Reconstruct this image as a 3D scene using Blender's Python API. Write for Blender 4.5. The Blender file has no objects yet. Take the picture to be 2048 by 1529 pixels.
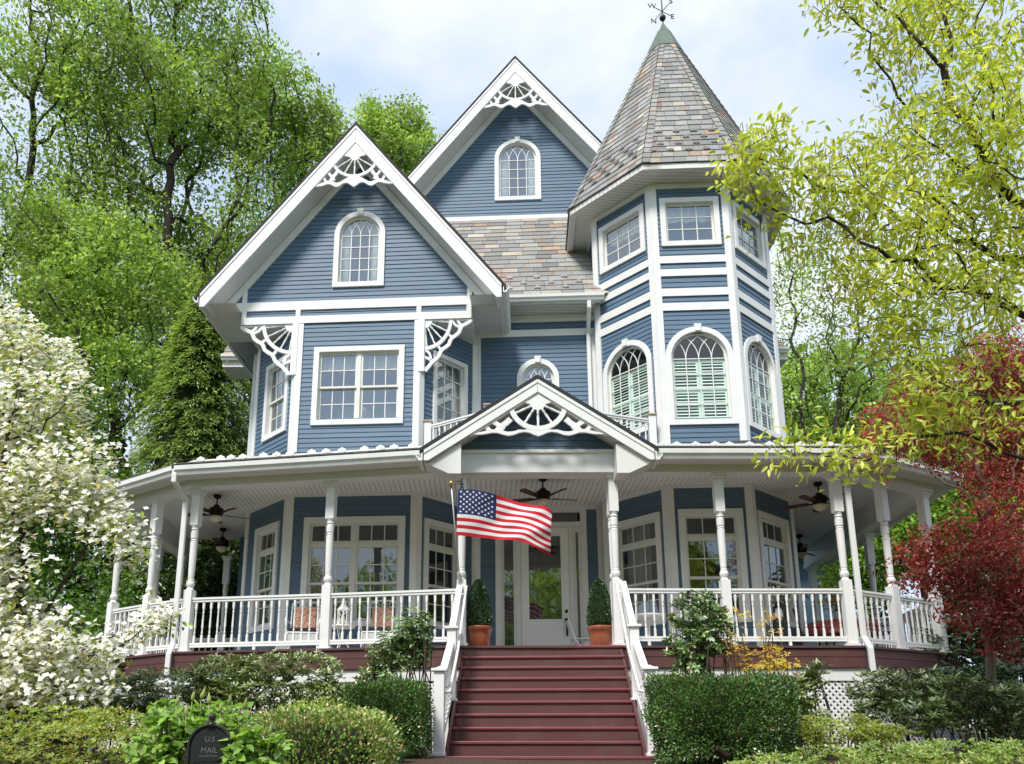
import bpy, math, random
import numpy as np
from mathutils import Vector, Matrix
R = math.radians
random.seed(7); rng = np.random.default_rng(11)
scene = bpy.context.scene
col = scene.collection
# ------------------------------------------------------------------ camera model
F, PCX, PCY, PITCH, EYE = 1650.0, 960.0, 1093.0, R(13.9), Vector((0, 0, 1.5))
SP, CP = math.sin(PITCH), math.cos(PITCH)
def ray(px, py):
    a, b = (px - PCX) / F, (py - PCY) / F
    return Vector((a, CP + SP * b, SP - CP * b))
def at(px, py, Y):
    r = ray(px, py)
    return EYE + r * (Y / r.y)
def mpp(px, py, Y):
    return Y / ray(px, py).y / F
cam = bpy.data.cameras.new('camera'); cam_o = bpy.data.objects.new('camera', cam); col.objects.link(cam_o)
cam.sensor_width = 36; cam.lens = F / 2048 * 36; cam.clip_end = 2000; cam.clip_start = 0.05
cam.shift_x = (1024 - PCX) / 2048; cam.shift_y = (PCY - 764.5) / 2048
cam_o.location = EYE; cam_o.rotation_euler = (R(90) + PITCH, 0, 0)
scene.camera = cam_o
# ------------------------------------------------------------------ materials
def nt(name):
    m = bpy.data.materials.new(name); m.use_nodes = True
    return m, m.node_tree.nodes, m.node_tree.links, m.node_tree.nodes['Principled BSDF']
def mat(name, c, rough=0.6, var=0.12, scale=6.0, bump=0.0, bscale=60.0, metal=0.0, dirt=0.0, stretch=None, spec=0.3, coat=0.0, attr=False):
    m, N, L, b = nt(name)
    tc = N.new('ShaderNodeTexCoord'); src = tc.outputs['Object']
    if stretch:
        mp = N.new('ShaderNodeMapping'); mp.inputs['Scale'].default_value = stretch
        L.new(src, mp.inputs[0]); src = mp.outputs[0]
    n1 = N.new('ShaderNodeTexNoise'); n1.inputs['Scale'].default_value = scale; n1.inputs['Detail'].default_value = 6
    L.new(src, n1.inputs['Vector'])
    mx = N.new('ShaderNodeMix'); mx.data_type = 'RGBA'
    mx.inputs[6].default_value = tuple(v * (1 - var) for v in c) + (1,)
    mx.inputs[7].default_value = tuple(min(1, v * (1 + var)) for v in c) + (1,)
    L.new(n1.outputs['Fac'], mx.inputs[0]); out = mx.outputs[2]
    if dirt:
        n2 = N.new('ShaderNodeTexNoise'); n2.inputs['Scale'].default_value = 1.3; n2.inputs['Detail'].default_value = 9; n2.inputs['Roughness'].default_value = 0.75
        L.new(tc.outputs['Object'], n2.inputs['Vector'])
        rp = N.new('ShaderNodeValToRGB'); rp.color_ramp.elements[0].position = 0.5; rp.color_ramp.elements[1].position = 0.75
        rp.color_ramp.elements[1].color = (dirt, dirt, dirt, 1); L.new(n2.outputs['Fac'], rp.inputs[0])
        m2 = N.new('ShaderNodeMix'); m2.data_type = 'RGBA'; m2.inputs[7].default_value = (0.22, 0.20, 0.15, 1)
        L.new(rp.outputs[0], m2.inputs[0]); L.new(out, m2.inputs[6]); out = m2.outputs[2]
    if attr:
        at_ = N.new('ShaderNodeAttribute'); at_.attribute_name = 'Col'; m3 = N.new('ShaderNodeMix'); m3.data_type = 'RGBA'; m3.blend_type = 'MULTIPLY'; m3.inputs[0].default_value = 1
        L.new(out, m3.inputs[6]); L.new(at_.outputs['Color'], m3.inputs[7]); out = m3.outputs[2]
    L.new(out, b.inputs['Base Color'])
    b.inputs['Roughness'].default_value = rough; b.inputs['Metallic'].default_value = metal
    b.inputs['Specular IOR Level'].default_value = spec; b.inputs['Coat Weight'].default_value = coat
    if bump:
        n3 = N.new('ShaderNodeTexNoise'); n3.inputs['Scale'].default_value = bscale; n3.inputs['Detail'].default_value = 4
        L.new(src, n3.inputs['Vector'])
        bp = N.new('ShaderNodeBump'); bp.inputs['Strength'].default_value = bump; bp.inputs['Distance'].default_value = 0.01
        L.new(n3.outputs['Fac'], bp.inputs['Height']); L.new(bp.outputs[0], b.inputs['Normal'])
    return m
def mat_bead(name, c, axis, freq):
    m, N, L, b = nt(name)
    tc = N.new('ShaderNodeTexCoord'); w = N.new('ShaderNodeTexWave'); w.bands_direction = axis; w.inputs['Scale'].default_value = freq
    w.inputs['Distortion'].default_value = 0
    L.new(tc.outputs['Object'], w.inputs['Vector'])
    rp = N.new('ShaderNodeValToRGB'); rp.color_ramp.elements[0].color = (c[0] * .6, c[1] * .6, c[2] * .6, 1); rp.color_ramp.elements[1].color = (*c, 1)
    rp.color_ramp.elements[0].position = 0.02; rp.color_ramp.elements[1].position = 0.16
    L.new(w.outputs['Fac'], rp.inputs[0]); L.new(rp.outputs[0], b.inputs['Base Color'])
    bp = N.new('ShaderNodeBump'); bp.inputs['Strength'].default_value = 0.5; bp.inputs['Distance'].default_value = 0.01
    L.new(rp.outputs[0], bp.inputs['Height']); L.new(bp.outputs[0], b.inputs['Normal'])
    b.inputs['Roughness'].default_value = 0.6
    return m
def mat_col(name, rough=0.75, spec=0.3, noise=0.25, nscale=9.0, bump=0.3, bscale=45, rust=0.0):
    m, N, L, b = nt(name)
    a = N.new('ShaderNodeAttribute'); a.attribute_name = 'Col'
    tc = N.new('ShaderNodeTexCoord'); n1 = N.new('ShaderNodeTexNoise'); n1.inputs['Scale'].default_value = nscale; n1.inputs['Detail'].default_value = 7
    L.new(tc.outputs['Object'], n1.inputs['Vector'])
    mr = N.new('ShaderNodeMapRange'); mr.inputs[3].default_value = 1 - noise; mr.inputs[4].default_value = 1 + noise
    L.new(n1.outputs['Fac'], mr.inputs[0])
    mx = N.new('ShaderNodeVectorMath'); mx.operation = 'SCALE'
    L.new(a.outputs['Color'], mx.inputs[0]); L.new(mr.outputs[0], mx.inputs['Scale'])
    out = mx.outputs[0]
    if rust:
        mp = N.new('ShaderNodeMapping'); mp.inputs['Scale'].default_value = (5, 5, .7); L.new(tc.outputs['Object'], mp.inputs[0])
        n2 = N.new('ShaderNodeTexNoise'); n2.inputs['Scale'].default_value = 1.0; n2.inputs['Detail'].default_value = 6; L.new(mp.outputs[0], n2.inputs['Vector'])
        rp = N.new('ShaderNodeValToRGB'); rp.color_ramp.elements[0].position = .56; rp.color_ramp.elements[1].position = .70
        rp.color_ramp.elements[1].color = (rust, rust, rust, 1); L.new(n2.outputs['Fac'], rp.inputs[0])
        m2 = N.new('ShaderNodeMix'); m2.data_type = 'RGBA'; m2.inputs[7].default_value = (.36, .17, .08, 1)
        L.new(rp.outputs[0], m2.inputs[0]); L.new(out, m2.inputs[6]); out = m2.outputs[2]
    L.new(out, b.inputs['Base Color'])
    b.inputs['Roughness'].default_value = rough; b.inputs['Specular IOR Level'].default_value = spec
    if bump:
        n3 = N.new('ShaderNodeTexNoise'); n3.inputs['Scale'].default_value = bscale; L.new(tc.outputs['Object'], n3.inputs['Vector'])
        bp = N.new('ShaderNodeBump'); bp.inputs['Strength'].default_value = bump; bp.inputs['Distance'].default_value = 0.01
        L.new(n3.outputs['Fac'], bp.inputs['Height']); L.new(bp.outputs[0], b.inputs['Normal'])
    return m
def mat_leaf(name, trans=0.35, gloss=0.08, rough=0.4):
    m, N, L, b = nt(name); N.remove(b); out = N['Material Output']
    a = N.new('ShaderNodeAttribute'); a.attribute_name = 'Col'
    d = N.new('ShaderNodeBsdfDiffuse'); t = N.new('ShaderNodeBsdfTranslucent'); g = N.new('ShaderNodeBsdfGlossy')
    g.inputs['Roughness'].default_value = rough
    L.new(a.outputs['Color'], d.inputs[0])
    mt = N.new('ShaderNodeMix'); mt.data_type = 'RGBA'; mt.blend_type = 'MULTIPLY'; mt.inputs[0].default_value = 1; mt.inputs[7].default_value = (1.25, 1.2, .7, 1)
    L.new(a.outputs['Color'], mt.inputs[6]); L.new(mt.outputs[2], t.inputs[0])
    s1 = N.new('ShaderNodeMixShader'); s1.inputs[0].default_value = trans; L.new(d.outputs[0], s1.inputs[1]); L.new(t.outputs[0], s1.inputs[2])
    s2 = N.new('ShaderNodeMixShader'); s2.inputs[0].default_value = gloss; L.new(s1.outputs[0], s2.inputs[1]); L.new(g.outputs[0], s2.inputs[2])
    L.new(s2.outputs[0], out.inputs[0])
    return m
def mat_glass(name, refl=0.22, tint=(.75, .82, .8)):
    m, N, L, b = nt(name); N.remove(b); out = N['Material Output']
    tr = N.new('ShaderNodeBsdfTransparent'); tr.inputs[0].default_value = (*tint, 1)
    g = N.new('ShaderNodeBsdfGlossy'); g.inputs['Roughness'].default_value = 0.02; g.inputs[0].default_value = (.9, .95, .97, 1)
    tc = N.new('ShaderNodeTexCoord'); n = N.new('ShaderNodeTexNoise'); n.inputs['Scale'].default_value = 1.7
    bp = N.new('ShaderNodeBump'); bp.inputs['Strength'].default_value = 0.06; bp.inputs['Distance'].default_value = 0.05
    L.new(tc.outputs['Object'], n.inputs['Vector']); L.new(n.outputs['Fac'], bp.inputs['Height']); L.new(bp.outputs[0], g.inputs['Normal'])
    ge = N.new('ShaderNodeNewGeometry'); dt_ = N.new('ShaderNodeVectorMath'); dt_.operation = 'DOT_PRODUCT'; L.new(ge.outputs['Normal'], dt_.inputs[0]); L.new(ge.outputs['Incoming'], dt_.inputs[1])
    ab = N.new('ShaderNodeMath'); ab.operation = 'ABSOLUTE'; L.new(dt_.outputs['Value'], ab.inputs[0]); om = N.new('ShaderNodeMath'); om.operation = 'SUBTRACT'; om.inputs[0].default_value = 1; L.new(ab.outputs[0], om.inputs[1])
    lw = N.new('ShaderNodeMath'); lw.operation = 'POWER'; lw.inputs[1].default_value = 5; L.new(om.outputs[0], lw.inputs[0])
    ad = N.new('ShaderNodeMath'); ad.operation = 'ADD'; ad.use_clamp = True; ad.inputs[1].default_value = refl
    L.new(lw.outputs[0], ad.inputs[0])
    mx = N.new('ShaderNodeMixShader'); L.new(ad.outputs[0], mx.inputs[0]); L.new(tr.outputs[0], mx.inputs[1]); L.new(g.outputs[0], mx.inputs[2])
    L.new(mx.outputs[0], out.inputs[0])
    return m
def mat_mix(name, stops, scale):
    m, N, L, b = nt(name)
    tc = N.new('ShaderNodeTexCoord'); n = N.new('ShaderNodeTexNoise'); n.inputs['Scale'].default_value = scale; n.inputs['Detail'].default_value = 2; n.inputs['Distortion'].default_value = 1.5
    L.new(tc.outputs['Object'], n.inputs['Vector']); r = N.new('ShaderNodeValToRGB'); L.new(n.outputs['Fac'], r.inputs[0]); e = r.color_ramp.elements
    e[0].position, e[0].color = stops[0][0], (*stops[0][1], 1); e[1].position, e[1].color = stops[-1][0], (*stops[-1][1], 1)
    for p, c in stops[1:-1]: k = e.new(p); k.color = (*c, 1)
    L.new(r.outputs[0], b.inputs['Base Color']); b.inputs['Roughness'].default_value = .9
    return m
M = {}
M['siding'] = mat('blue_clapboard_paint', (.110, .178, .262), .5, .10, 3.0, .15, 80, dirt=.12, stretch=(1, 1, 6), attr=True)
M['white'] = mat('white_trim_paint', (.81, .815, .81), .45, .03, 4, .05, 90, dirt=.17)
M['cream'] = mat('cream_sash_paint', (.74, .74, .70), .4, .03, 4)
M['soffit'] = mat_bead('white_beadboard_soffit', (.74, .74, .72), 'Y', 3.6)
M['ceiling'] = mat_bead('white_beadboard_ceiling', (.88, .875, .86), 'X', 3.2)
M['gutter'] = mat('white_enamel_gutter', (.80, .81, .80), .3, .03, 3, dirt=.22)
M['slate'] = mat_col('weathered_slate', .8, .25, .22, 14, .35, 50, rust=.5)
M['slate_edge'] = mat('dark_slate_edge', (.035, .035, .04), .8, .3, 20)
M['copper'] = mat('green_copper', (.135, .180, .148), .6, .35, 5, .1, 30, metal=.2)
M['lead'] = mat('grey_metal_snow_guard', (.22, .21, .20), .45, .2, 10, metal=.6)
M['glass'] = mat_glass('window_glass', .30, (.88, .93, .91))
M['glassclear'] = mat_glass('shuttered_window_glass', .10, (.86, .95, .90))
M['glassdark'] = mat_glass('porch_window_glass', .20, (.55, .6, .58))
M['room'] = mat('unlit_interior', (.09, .095, .095), .9, .2, 2)
M['room_light'] = mat('pale_interior', (.22, .24, .24), .9, .15, 2)
M['curtain'] = mat('sheer_curtain', (.75, .76, .74), .9, .06, 8)
M['shutter'] = mat('pale_interior_shutter', (.88, .95, .89), .5, .05, 8)
M['maroon'] = mat('maroon_composite_board', (.110, .045, .043), .5, .22, 3, .25, 50, stretch=(1.2, 8, 30), spec=.4, dirt=.2)
M['deck'] = mat('pale_bounce_floor', (.64, .60, .57), .6, .1, 4, .1, 50, stretch=(1, 12, 1), dirt=.2)  # paleness invented to bounce light up to the porch ceiling
M['nosing'] = mat('maroon_tread_nosing', (.185, .042, .055), .42, .2, 4, .1, 50, stretch=(1.2, 8, 30), spec=.5, dirt=.25)
M['black'] = mat('black_iron', (.012, .012, .013), .4, .2, 10, spec=.5)
M['bronze'] = mat('oil_rubbed_bronze', (.022, .014, .010), .38, .3, 10, metal=.5)
M['blade'] = mat('walnut_fan_blade', (.10, .035, .018), .4, .35, 6, stretch=(2, 14, 2))
M['bowl'] = mat('frosted_lamp_bowl', (.72, .66, .52), .4, .08, 10)
M['terracotta'] = mat('glazed_terracotta', (.36, .11, .055), .3, .2, 7, spec=.5, coat=.3)
M['soil'] = mat('soil', (.05, .035, .022), .95, .3, 20, .5, 40)
M['door'] = mat('white_door_paint', (.90, .91, .90), .4, .03, 4)
M['capwood'] = mat('tan_wood_cap', (.46, .36, .26), .7, .2, 10)
M['brass'] = mat('brass', (.7, .45, .12), .25, .1, 6, metal=1)
M['pole'] = mat('grey_aluminium_pole', (.55, .56, .57), .35, .06, 6, metal=.4)
M['red'] = mat('flag_red', (.58, .018, .035), .75, .06, 12)
M['fwhite'] = mat('flag_white', (.80, .80, .82), .75, .04, 12)
M['fblue'] = mat('flag_blue', (.022, .032, .13), .75, .06, 12)
M['bark'] = mat('grey_brown_bark', (.075, .058, .045), .9, .4, 8, .8, 25)
M['darkbark'] = mat('dark_bark', (.045, .036, .030), .9, .4, 8, .8, 25)
M['palebark'] = mat('pale_smooth_bark', (.17, .14, .11), .85, .35, 8, .6, 25)
M['leaf'] = mat_leaf('leaf', .45, .04, .5)
M['gloss'] = mat_leaf('glossy_leaf', .15, .10, .35)
M['petal'] = mat_leaf('petal', .3, .02)
M['cushion'] = mat_mix('patterned_cushion', [(.0, (.28, .05, .03)), (.42, (.50, .17, .10)), (.5, (.72, .62, .48)), (.58, (.45, .13, .08)), (1, (.20, .16, .12))], 17)
M['darkcush'] = mat('charcoal_cushion', (.035, .035, .04), .9, .2, 20)
M['cloth'] = mat_mix('red_floral_cloth', [(0, (.40, .03, .03)), (.48, (.52, .06, .05)), (.54, (.7, .5, .4)), (.6, (.45, .04, .04)), (1, (.35, .10, .05))], 11)
M['greycloth'] = mat('pale_seat_cloth', (.55, .58, .57), .9, .1, 20)
M['lamp'] = mat('linen_lamp_shade', (.72, .73, .68), .8, .05, 10)
M['box'] = mat('cast_black_mailbox', (.014, .016, .016), .4, .4, 14, .15, 80, spec=.45)
M['mark'] = mat('worn_grey_lettering', (.13, .14, .145), .6, .5, 60)
M['shade_stem'] = mat('dark_shade_and_stem', (.018, .028, .010), .95, .5, 20)  # near-black standing for shade in shrubs and under the deck; also vase stems
M['brick'] = mat('painted_pale_brick', (.62, .60, .57), .8, .2, 5, .3, 20)
# ------------------------------------------------------------------ mesh builder
ORG = {}
class Frame:
    def __init__(s, A, B=None, z=0.0, O=None, S=None, U=None):
        if O is None:
            s.O = Vector((A[0], A[1], z)); d = Vector((B[0] - A[0], B[1] - A[1], 0)); s.W = d.length; s.S = d.normalized(); s.U = Vector((0, 0, 1))
        else:
            s.O = Vector(O); s.S = Vector(S).normalized(); s.U = Vector(U).normalized(); s.W = 0
        s.N = s.S.cross(s.U).normalized()
    def p(s, a, b, d=0.0): return s.O + s.S * a + s.U * b + s.N * d
    def px(s, px, py, d=0.0):
        r = ray(px, py); o = s.O + s.N * d
        q = EYE + r * ((o - EYE).dot(s.N) / r.dot(s.N)) - o
        return q.dot(s.S), q.dot(s.U)
WORLD = Frame(None, O=(0, 0, 0), S=(1, 0, 0), U=(0, 0, 1))
class MB:
    def __init__(s): s.v = []; s.f = []; s.c = []; s.mi = []; s.curc = (1, 1, 1); s.m = 0; s.cols = False
    def add(s, vs, fs):
        o = len(s.v); s.v += [tuple(v) for v in vs]; s.c += [s.curc] * len(vs)
        for f in fs: s.f.append([i + o for i in f]); s.mi.append(s.m)
    def hexa(s, P): s.add(P, [(0, 3, 2, 1), (4, 5, 6, 7), (0, 1, 5, 4), (1, 2, 6, 5), (2, 3, 7, 6), (3, 0, 4, 7)])
    def fbox(s, fr, a0, a1, b0, b1, d0, d1):
        s.hexa([fr.p(a0, b0, d0), fr.p(a1, b0, d0), fr.p(a1, b1, d0), fr.p(a0, b1, d0), fr.p(a0, b0, d1), fr.p(a1, b0, d1), fr.p(a1, b1, d1), fr.p(a0, b1, d1)])
    def box(s, x0, x1, y0, y1, z0, z1): s.fbox(WORLD, x0, x1, z0, z1, -y1, -y0)
    def poly(s, fr, pts, d0, d1):
        n = len(pts); vs = [fr.p(a, b, d0) for a, b in pts] + [fr.p(a, b, d1) for a, b in pts]
        ar = sum(pts[i][0] * pts[(i + 1) % n][1] - pts[(i + 1) % n][0] * pts[i][1] for i in range(n))
        idx = list(range(n)) if ar > 0 else list(range(n - 1, -1, -1))
        fs = [[i + n for i in idx], idx[::-1]]
        for k in range(n):
            i, j = idx[k], idx[(k + 1) % n]; fs.append([i, j, j + n, i + n])
        s.add(vs, fs)
    def band(s, fr, inn, out, d0, d1, closed=True):
        n = len(inn); vs = []
        for i in range(n):
            for q, d in ((inn[i], d0), (out[i], d0), (out[i], d1), (inn[i], d1)): vs.append(fr.p(q[0], q[1], d))
        fs = []
        for i in range(n if closed else n - 1):
            a, b = 4 * i, 4 * ((i + 1) % n)
            for k in range(4): fs.append([a + k, a + (k + 1) % 4, b + (k + 1) % 4, b + k])
        if not closed: fs += [[0, 1, 2, 3], [4 * n - 1, 4 * n - 2, 4 * n - 3, 4 * n - 4]]
        s.add(vs, fs)
    def ribbon(s, fr, pts, w, d0, d1, closed=False):
        n = len(pts); inn = []; out = []
        for i in range(n):
            a = pts[max(0, i - 1)] if not closed else pts[i - 1]; b = pts[min(n - 1, i + 1)] if not closed else pts[(i + 1) % n]
            dx, dy = b[0] - a[0], b[1] - a[1]; l = math.hypot(dx, dy) or 1
            ww = w[i] if isinstance(w, (list, tuple)) else w
            nx, ny = -dy / l * ww / 2, dx / l * ww / 2
            inn.append((pts[i][0] - nx, pts[i][1] - ny)); out.append((pts[i][0] + nx, pts[i][1] + ny))
        s.band(fr, inn, out, d0, d1, closed)
    def tube(s, pts, r, n=8, cap=True):
        pts = [Vector(p) for p in pts]; m = len(pts); vs = []; fs = []
        ref = Vector((0, 0, 1)); d0 = (pts[1] - pts[0]).normalized()
        if abs(d0.z) > .9: ref = Vector((1, 0, 0))
        u = d0.cross(ref).normalized()
        for i in range(m):
            d = (pts[min(m - 1, i + 1)] - pts[max(0, i - 1)]).normalized()
            u = (u - d * u.dot(d)).normalized(); w = d.cross(u); rr = r[i] if isinstance(r, (list, tuple)) else r
            for k in range(n):
                a = 2 * math.pi * k / n; vs.append(pts[i] + (u * math.cos(a) + w * math.sin(a)) * rr)
        for i in range(m - 1):
            for k in range(n): fs.append([i * n + k, i * n + (k + 1) % n, (i + 1) * n + (k + 1) % n, (i + 1) * n + k])
        if cap: fs += [list(range(n))[::-1], list(range((m - 1) * n, m * n))]
        s.add(vs, fs)
    def sweep(s, pts, w, h, side):
        pts = [Vector(p) for p in pts]; side = Vector(side).normalized(); m = len(pts); vs = []; fs = []
        for i in range(m):
            d = (pts[min(m - 1, i + 1)] - pts[max(0, i - 1)]).normalized(); u = d.cross(side).normalized()
            for a, b in ((-1, -1), (1, -1), (1, 1), (-1, 1)): vs.append(pts[i] + side * a * w / 2 + u * b * h / 2)
        for i in range(m - 1):
            for k in range(4): fs.append([4 * i + k, 4 * i + (k + 1) % 4, 4 * i + 4 + (k + 1) % 4, 4 * i + 4 + k])
        fs += [[3, 2, 1, 0], [4 * m - 4, 4 * m - 3, 4 * m - 2, 4 * m - 1]]
        s.add(vs, fs)
    def lathe(s, o, prof, n=14, axis=(0, 0, 1), squash=1.0):
        o = Vector(o); ax = Vector(axis).normalized(); u = ax.cross(Vector((0, 1, 0) if abs(ax.y) < .9 else (1, 0, 0))).normalized(); w = ax.cross(u)
        vs = []; fs = []; m = len(prof)
        for r, z in prof:
            for k in range(n):
                a = 2 * math.pi * k / n; vs.append(o + ax * z + (u * math.cos(a) + w * math.sin(a) * squash) * max(r, 1e-4))
        for i in range(m - 1):
            for k in range(n): fs.append([i * n + k, i * n + (k + 1) % n, (i + 1) * n + (k + 1) % n, (i + 1) * n + k])
        fs += [list(range(n))[::-1], list(range((m - 1) * n, m * n))]
        s.add(vs, fs)
    def spindle(s, a, b, r, n=8):
        a = Vector(a); b = Vector(b); L = (b - a).length
        prof = [(r * .75, 0), (r * 1.0, .05), (r * .55, .1), (r * 1.05, .16), (r * .6, .22), (r * .95, .5), (r * .6, .78), (r * 1.05, .84), (r * .55, .9), (r, .95), (r * .75, 1)]
        s.lathe(a, [(q, t * L) for q, t in prof], n, b - a)
    def build(s, name, m, parent=None, loc=None, smooth=False, bevel=0.0):
        org = Vector(loc) if loc is not None else (ORG[parent] if parent is not None else Vector((0, 0, 0)))
        me = bpy.data.meshes.new(name)
        me.from_pydata([(v[0] - org.x, v[1] - org.y, v[2] - org.z) for v in s.v], [], s.f)
        for q in (m if isinstance(m, list) else [m]): me.materials.append(q)
        if any(s.mi): me.polygons.foreach_set('material_index', s.mi)
        if s.cols:
            a = me.attributes.new('Col', 'FLOAT_COLOR', 'POINT'); a.data.foreach_set('color', np.array([(*c, 1) for c in s.c], dtype=np.float32).ravel())
        if smooth: me.polygons.foreach_set('use_smooth', [True] * len(me.polygons))
        me.update()
        o = bpy.data.objects.new(name, me); col.objects.link(o)
        if parent is not None:
            o.parent = parent
            o.location = org - ORG[parent] if loc is not None else (0, 0, 0)
        else: o.location = org
        ORG[o] = org
        if bevel:
            bm = o.modifiers.new('bevel', 'BEVEL'); bm.width = bevel; bm.segments = 2; bm.limit_method = 'ANGLE'
        return o
def tag(o, label=None, cat=None, group=None, kind=None):
    for k, v in (('label', label), ('category', cat), ('group', group), ('kind', kind)):
        if v: o[k] = v
    return o
def thing(name, label, cat, loc, group=None, rz=0.0):
    o = bpy.data.objects.new(name, None); col.objects.link(o); o.location = loc; o.rotation_euler = (0, 0, rz); o.empty_display_size = .2
    ORG[o] = Vector(loc)
    return tag(o, label, cat, group)
def dup(root, loc, rz, label, scale=None):
    c = root.copy(); col.objects.link(c); c.location = loc; c.rotation_euler = (0, 0, rz); c['label'] = label
    if scale: c.scale = (scale,) * 3
    for ch in list(root.children):
        d = ch.copy(); col.objects.link(d); d.parent = c
        for g in list(ch.children):
            e = g.copy(); col.objects.link(e); e.parent = d
    return c
def text_mesh(txt, size, depth):
    cu = bpy.data.curves.new('lettering', 'FONT'); cu.body = txt; cu.size = size; cu.extrude = depth; cu.align_x = 'CENTER'; cu.align_y = 'CENTER'
    o = bpy.data.objects.new('lettering', cu); col.objects.link(o); bpy.context.view_layer.update()
    me = bpy.data.meshes.new_from_object(o); col.objects.unlink(o); bpy.data.objects.remove(o)
    return me
def add_text(mb, fr, txt, size, a, b, d0, d1, sx=1.0):
    me = text_mesh(txt, size, (d1 - d0) / 2)
    mb.add([fr.p(a + v.co.x * sx, b + v.co.y, (d0 + d1) / 2 + v.co.z) for v in me.vertices], [list(p.vertices) for p in me.polygons])
# ================================================================== THE HOUSE
FLOOR, CEIL = 3.10, 6.48
H = thing('victorian_house', 'three storey blue clapboard Victorian house with white trim, slate turret and wraparound porch', 'house', (0.9, 16.5, 1.45))
E = .055
CT = Vector((4.5, 17.05)); AP = 1.9; TN = Vector((-E, -1)).normalized(); TT = Vector((1, -E)).normalized()
def octv(ap, k, c=CT):      # k = 0 front-left, 1 front-right, then round to the right
    a = R(-22.5 + 45 * k); rr = ap / math.cos(R(22.5))
    return c + TN * (rr * math.cos(a)) + TT * (rr * math.sin(a))
BF = Frame((-3.82, 15.78), (-1.25, 15.62)); BL = Frame((-4.97, 17.0), (-3.82, 15.78)); BR = Frame((-1.25, 15.62), (-.10, 16.77))
CW = Frame((-.10, 16.77), (2.55, 16.62))
TF, TL, TR, TL2, TR2 = [Frame(octv(AP, i), octv(AP, i + 1)) for i in (0, -1, 1, -2, 2)]
GF = Frame((-5.02, 15.855), (-.15, 15.552))            # overhanging gable wall, flush with the bay front
RG = Frame((-2.6, 19.47), (4.6, 19.08))                # rear gable wall
sidemb = MB(); sidemb.cols = True; trim = MB()
OPEN = {}
class Op:
    def __init__(s, sc, w, z0, z1, arch): s.sc, s.w, s.z0, s.z1, s.arch = sc, w, z0, z1, arch; s.zs = z1 - w / 2 if arch else z1
    def half(s, z):
        if s.arch and z > s.zs: return math.sqrt(max(0, (s.w / 2) ** 2 - (z - s.zs) ** 2))
        return s.w / 2
def siding(fr, z0, z1, lo=None, hi=None, exp=.103, key=None, mb=None):
    mb = mb or sidemb
    lo = lo or (lambda z: 0.0); hi = hi or (lambda z: fr.W)
    ops = sorted([o for o in OPEN.get(key or id(fr), [])], key=lambda o: o.sc)
    n = max(1, round((z1 - z0) / exp)); h = (z1 - z0) / n
    for i in range(n):
        b, t = z0 + i * h, z0 + (i + 1) * h; m = (b + t) / 2
        eb, et = [lo(b)], [lo(t)]
        for o in ops:
            if o.z0 < m < o.z1:
                eb += [o.sc - o.half(b), o.sc + o.half(b)]; et += [o.sc - o.half(t), o.sc + o.half(t)]
        eb.append(hi(b)); et.append(hi(t))
        for k in range(0, len(eb), 2):
            if eb[k + 1] - eb[k] < .01: continue
            if et[k + 1] < et[k]: et[k] = et[k + 1] = (et[k] + et[k + 1]) / 2
            Wd = max(eb[k + 1] - eb[k], et[k + 1] - et[k]); cuts = [0.0]; x = random.uniform(.6, 3.4)
            while x < Wd - .4: cuts.append(x / Wd); x += random.uniform(2.4, 3.7)
            cuts.append(1.0)
            for q in range(len(cuts) - 1):
                t0, t1 = cuts[q], cuts[q + 1]; g0 = .0015 / Wd if q else 0; lb = lambda t: eb[k] + (eb[k + 1] - eb[k]) * t; lt = lambda t: et[k] + (et[k + 1] - et[k]) * t
                v = random.uniform(.93, 1.06); mb.curc = (v, v, v * random.uniform(.98, 1.02)); pj = .014 + random.uniform(-.0015, .002)
                mb.add([fr.p(lb(t0 + g0), b, 0), fr.p(lb(t1), b, 0), fr.p(lb(t1), b, pj), fr.p(lb(t0 + g0), b, pj), fr.p(lt(t1), t + .002, .001), fr.p(lt(t0 + g0), t + .002, .001)], [(3, 2, 4, 5), (0, 1, 2, 3), (0, 3, 5), (1, 4, 2)])
def arc(cx, cy, r, a0, a1, n): return [(cx + r * math.cos(R(a0 + (a1 - a0) * i / n)), cy + r * math.sin(R(a0 + (a1 - a0) * i / n))) for i in range(n + 1)]
def shape(sc, w, z0, z1, arch, g=0.0):
    h = w / 2 + g
    if not arch: return [(sc - h, z0 - g), (sc + h, z0 - g), (sc + h, z1 + g), (sc - h, z1 + g)]
    zs = z1 - w / 2
    return [(sc - h, z0 - g), (sc + h, z0 - g)] + arc(sc, zs, h, 0, 180, 20)
def drape(mb, fr, s0, s1, z0, z1, d, waves, amp=.025, scallop=0.0):
    n = waves * 6; vs = []
    for i in range(n + 1):
        t = i / n; a = s0 + (s1 - s0) * t; dd = d + amp * math.sin(t * waves * 2 * math.pi) + .01 * math.sin(t * 17)
        zb = z0 + scallop * (.5 + .5 * math.cos(t * waves * math.pi))
        vs += [fr.p(a, zb, dd), fr.p(a, z1, dd)]
    mb.add(vs, [(2 * i, 2 * i + 2, 2 * i + 3, 2 * i + 1) for i in range(n)])
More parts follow.
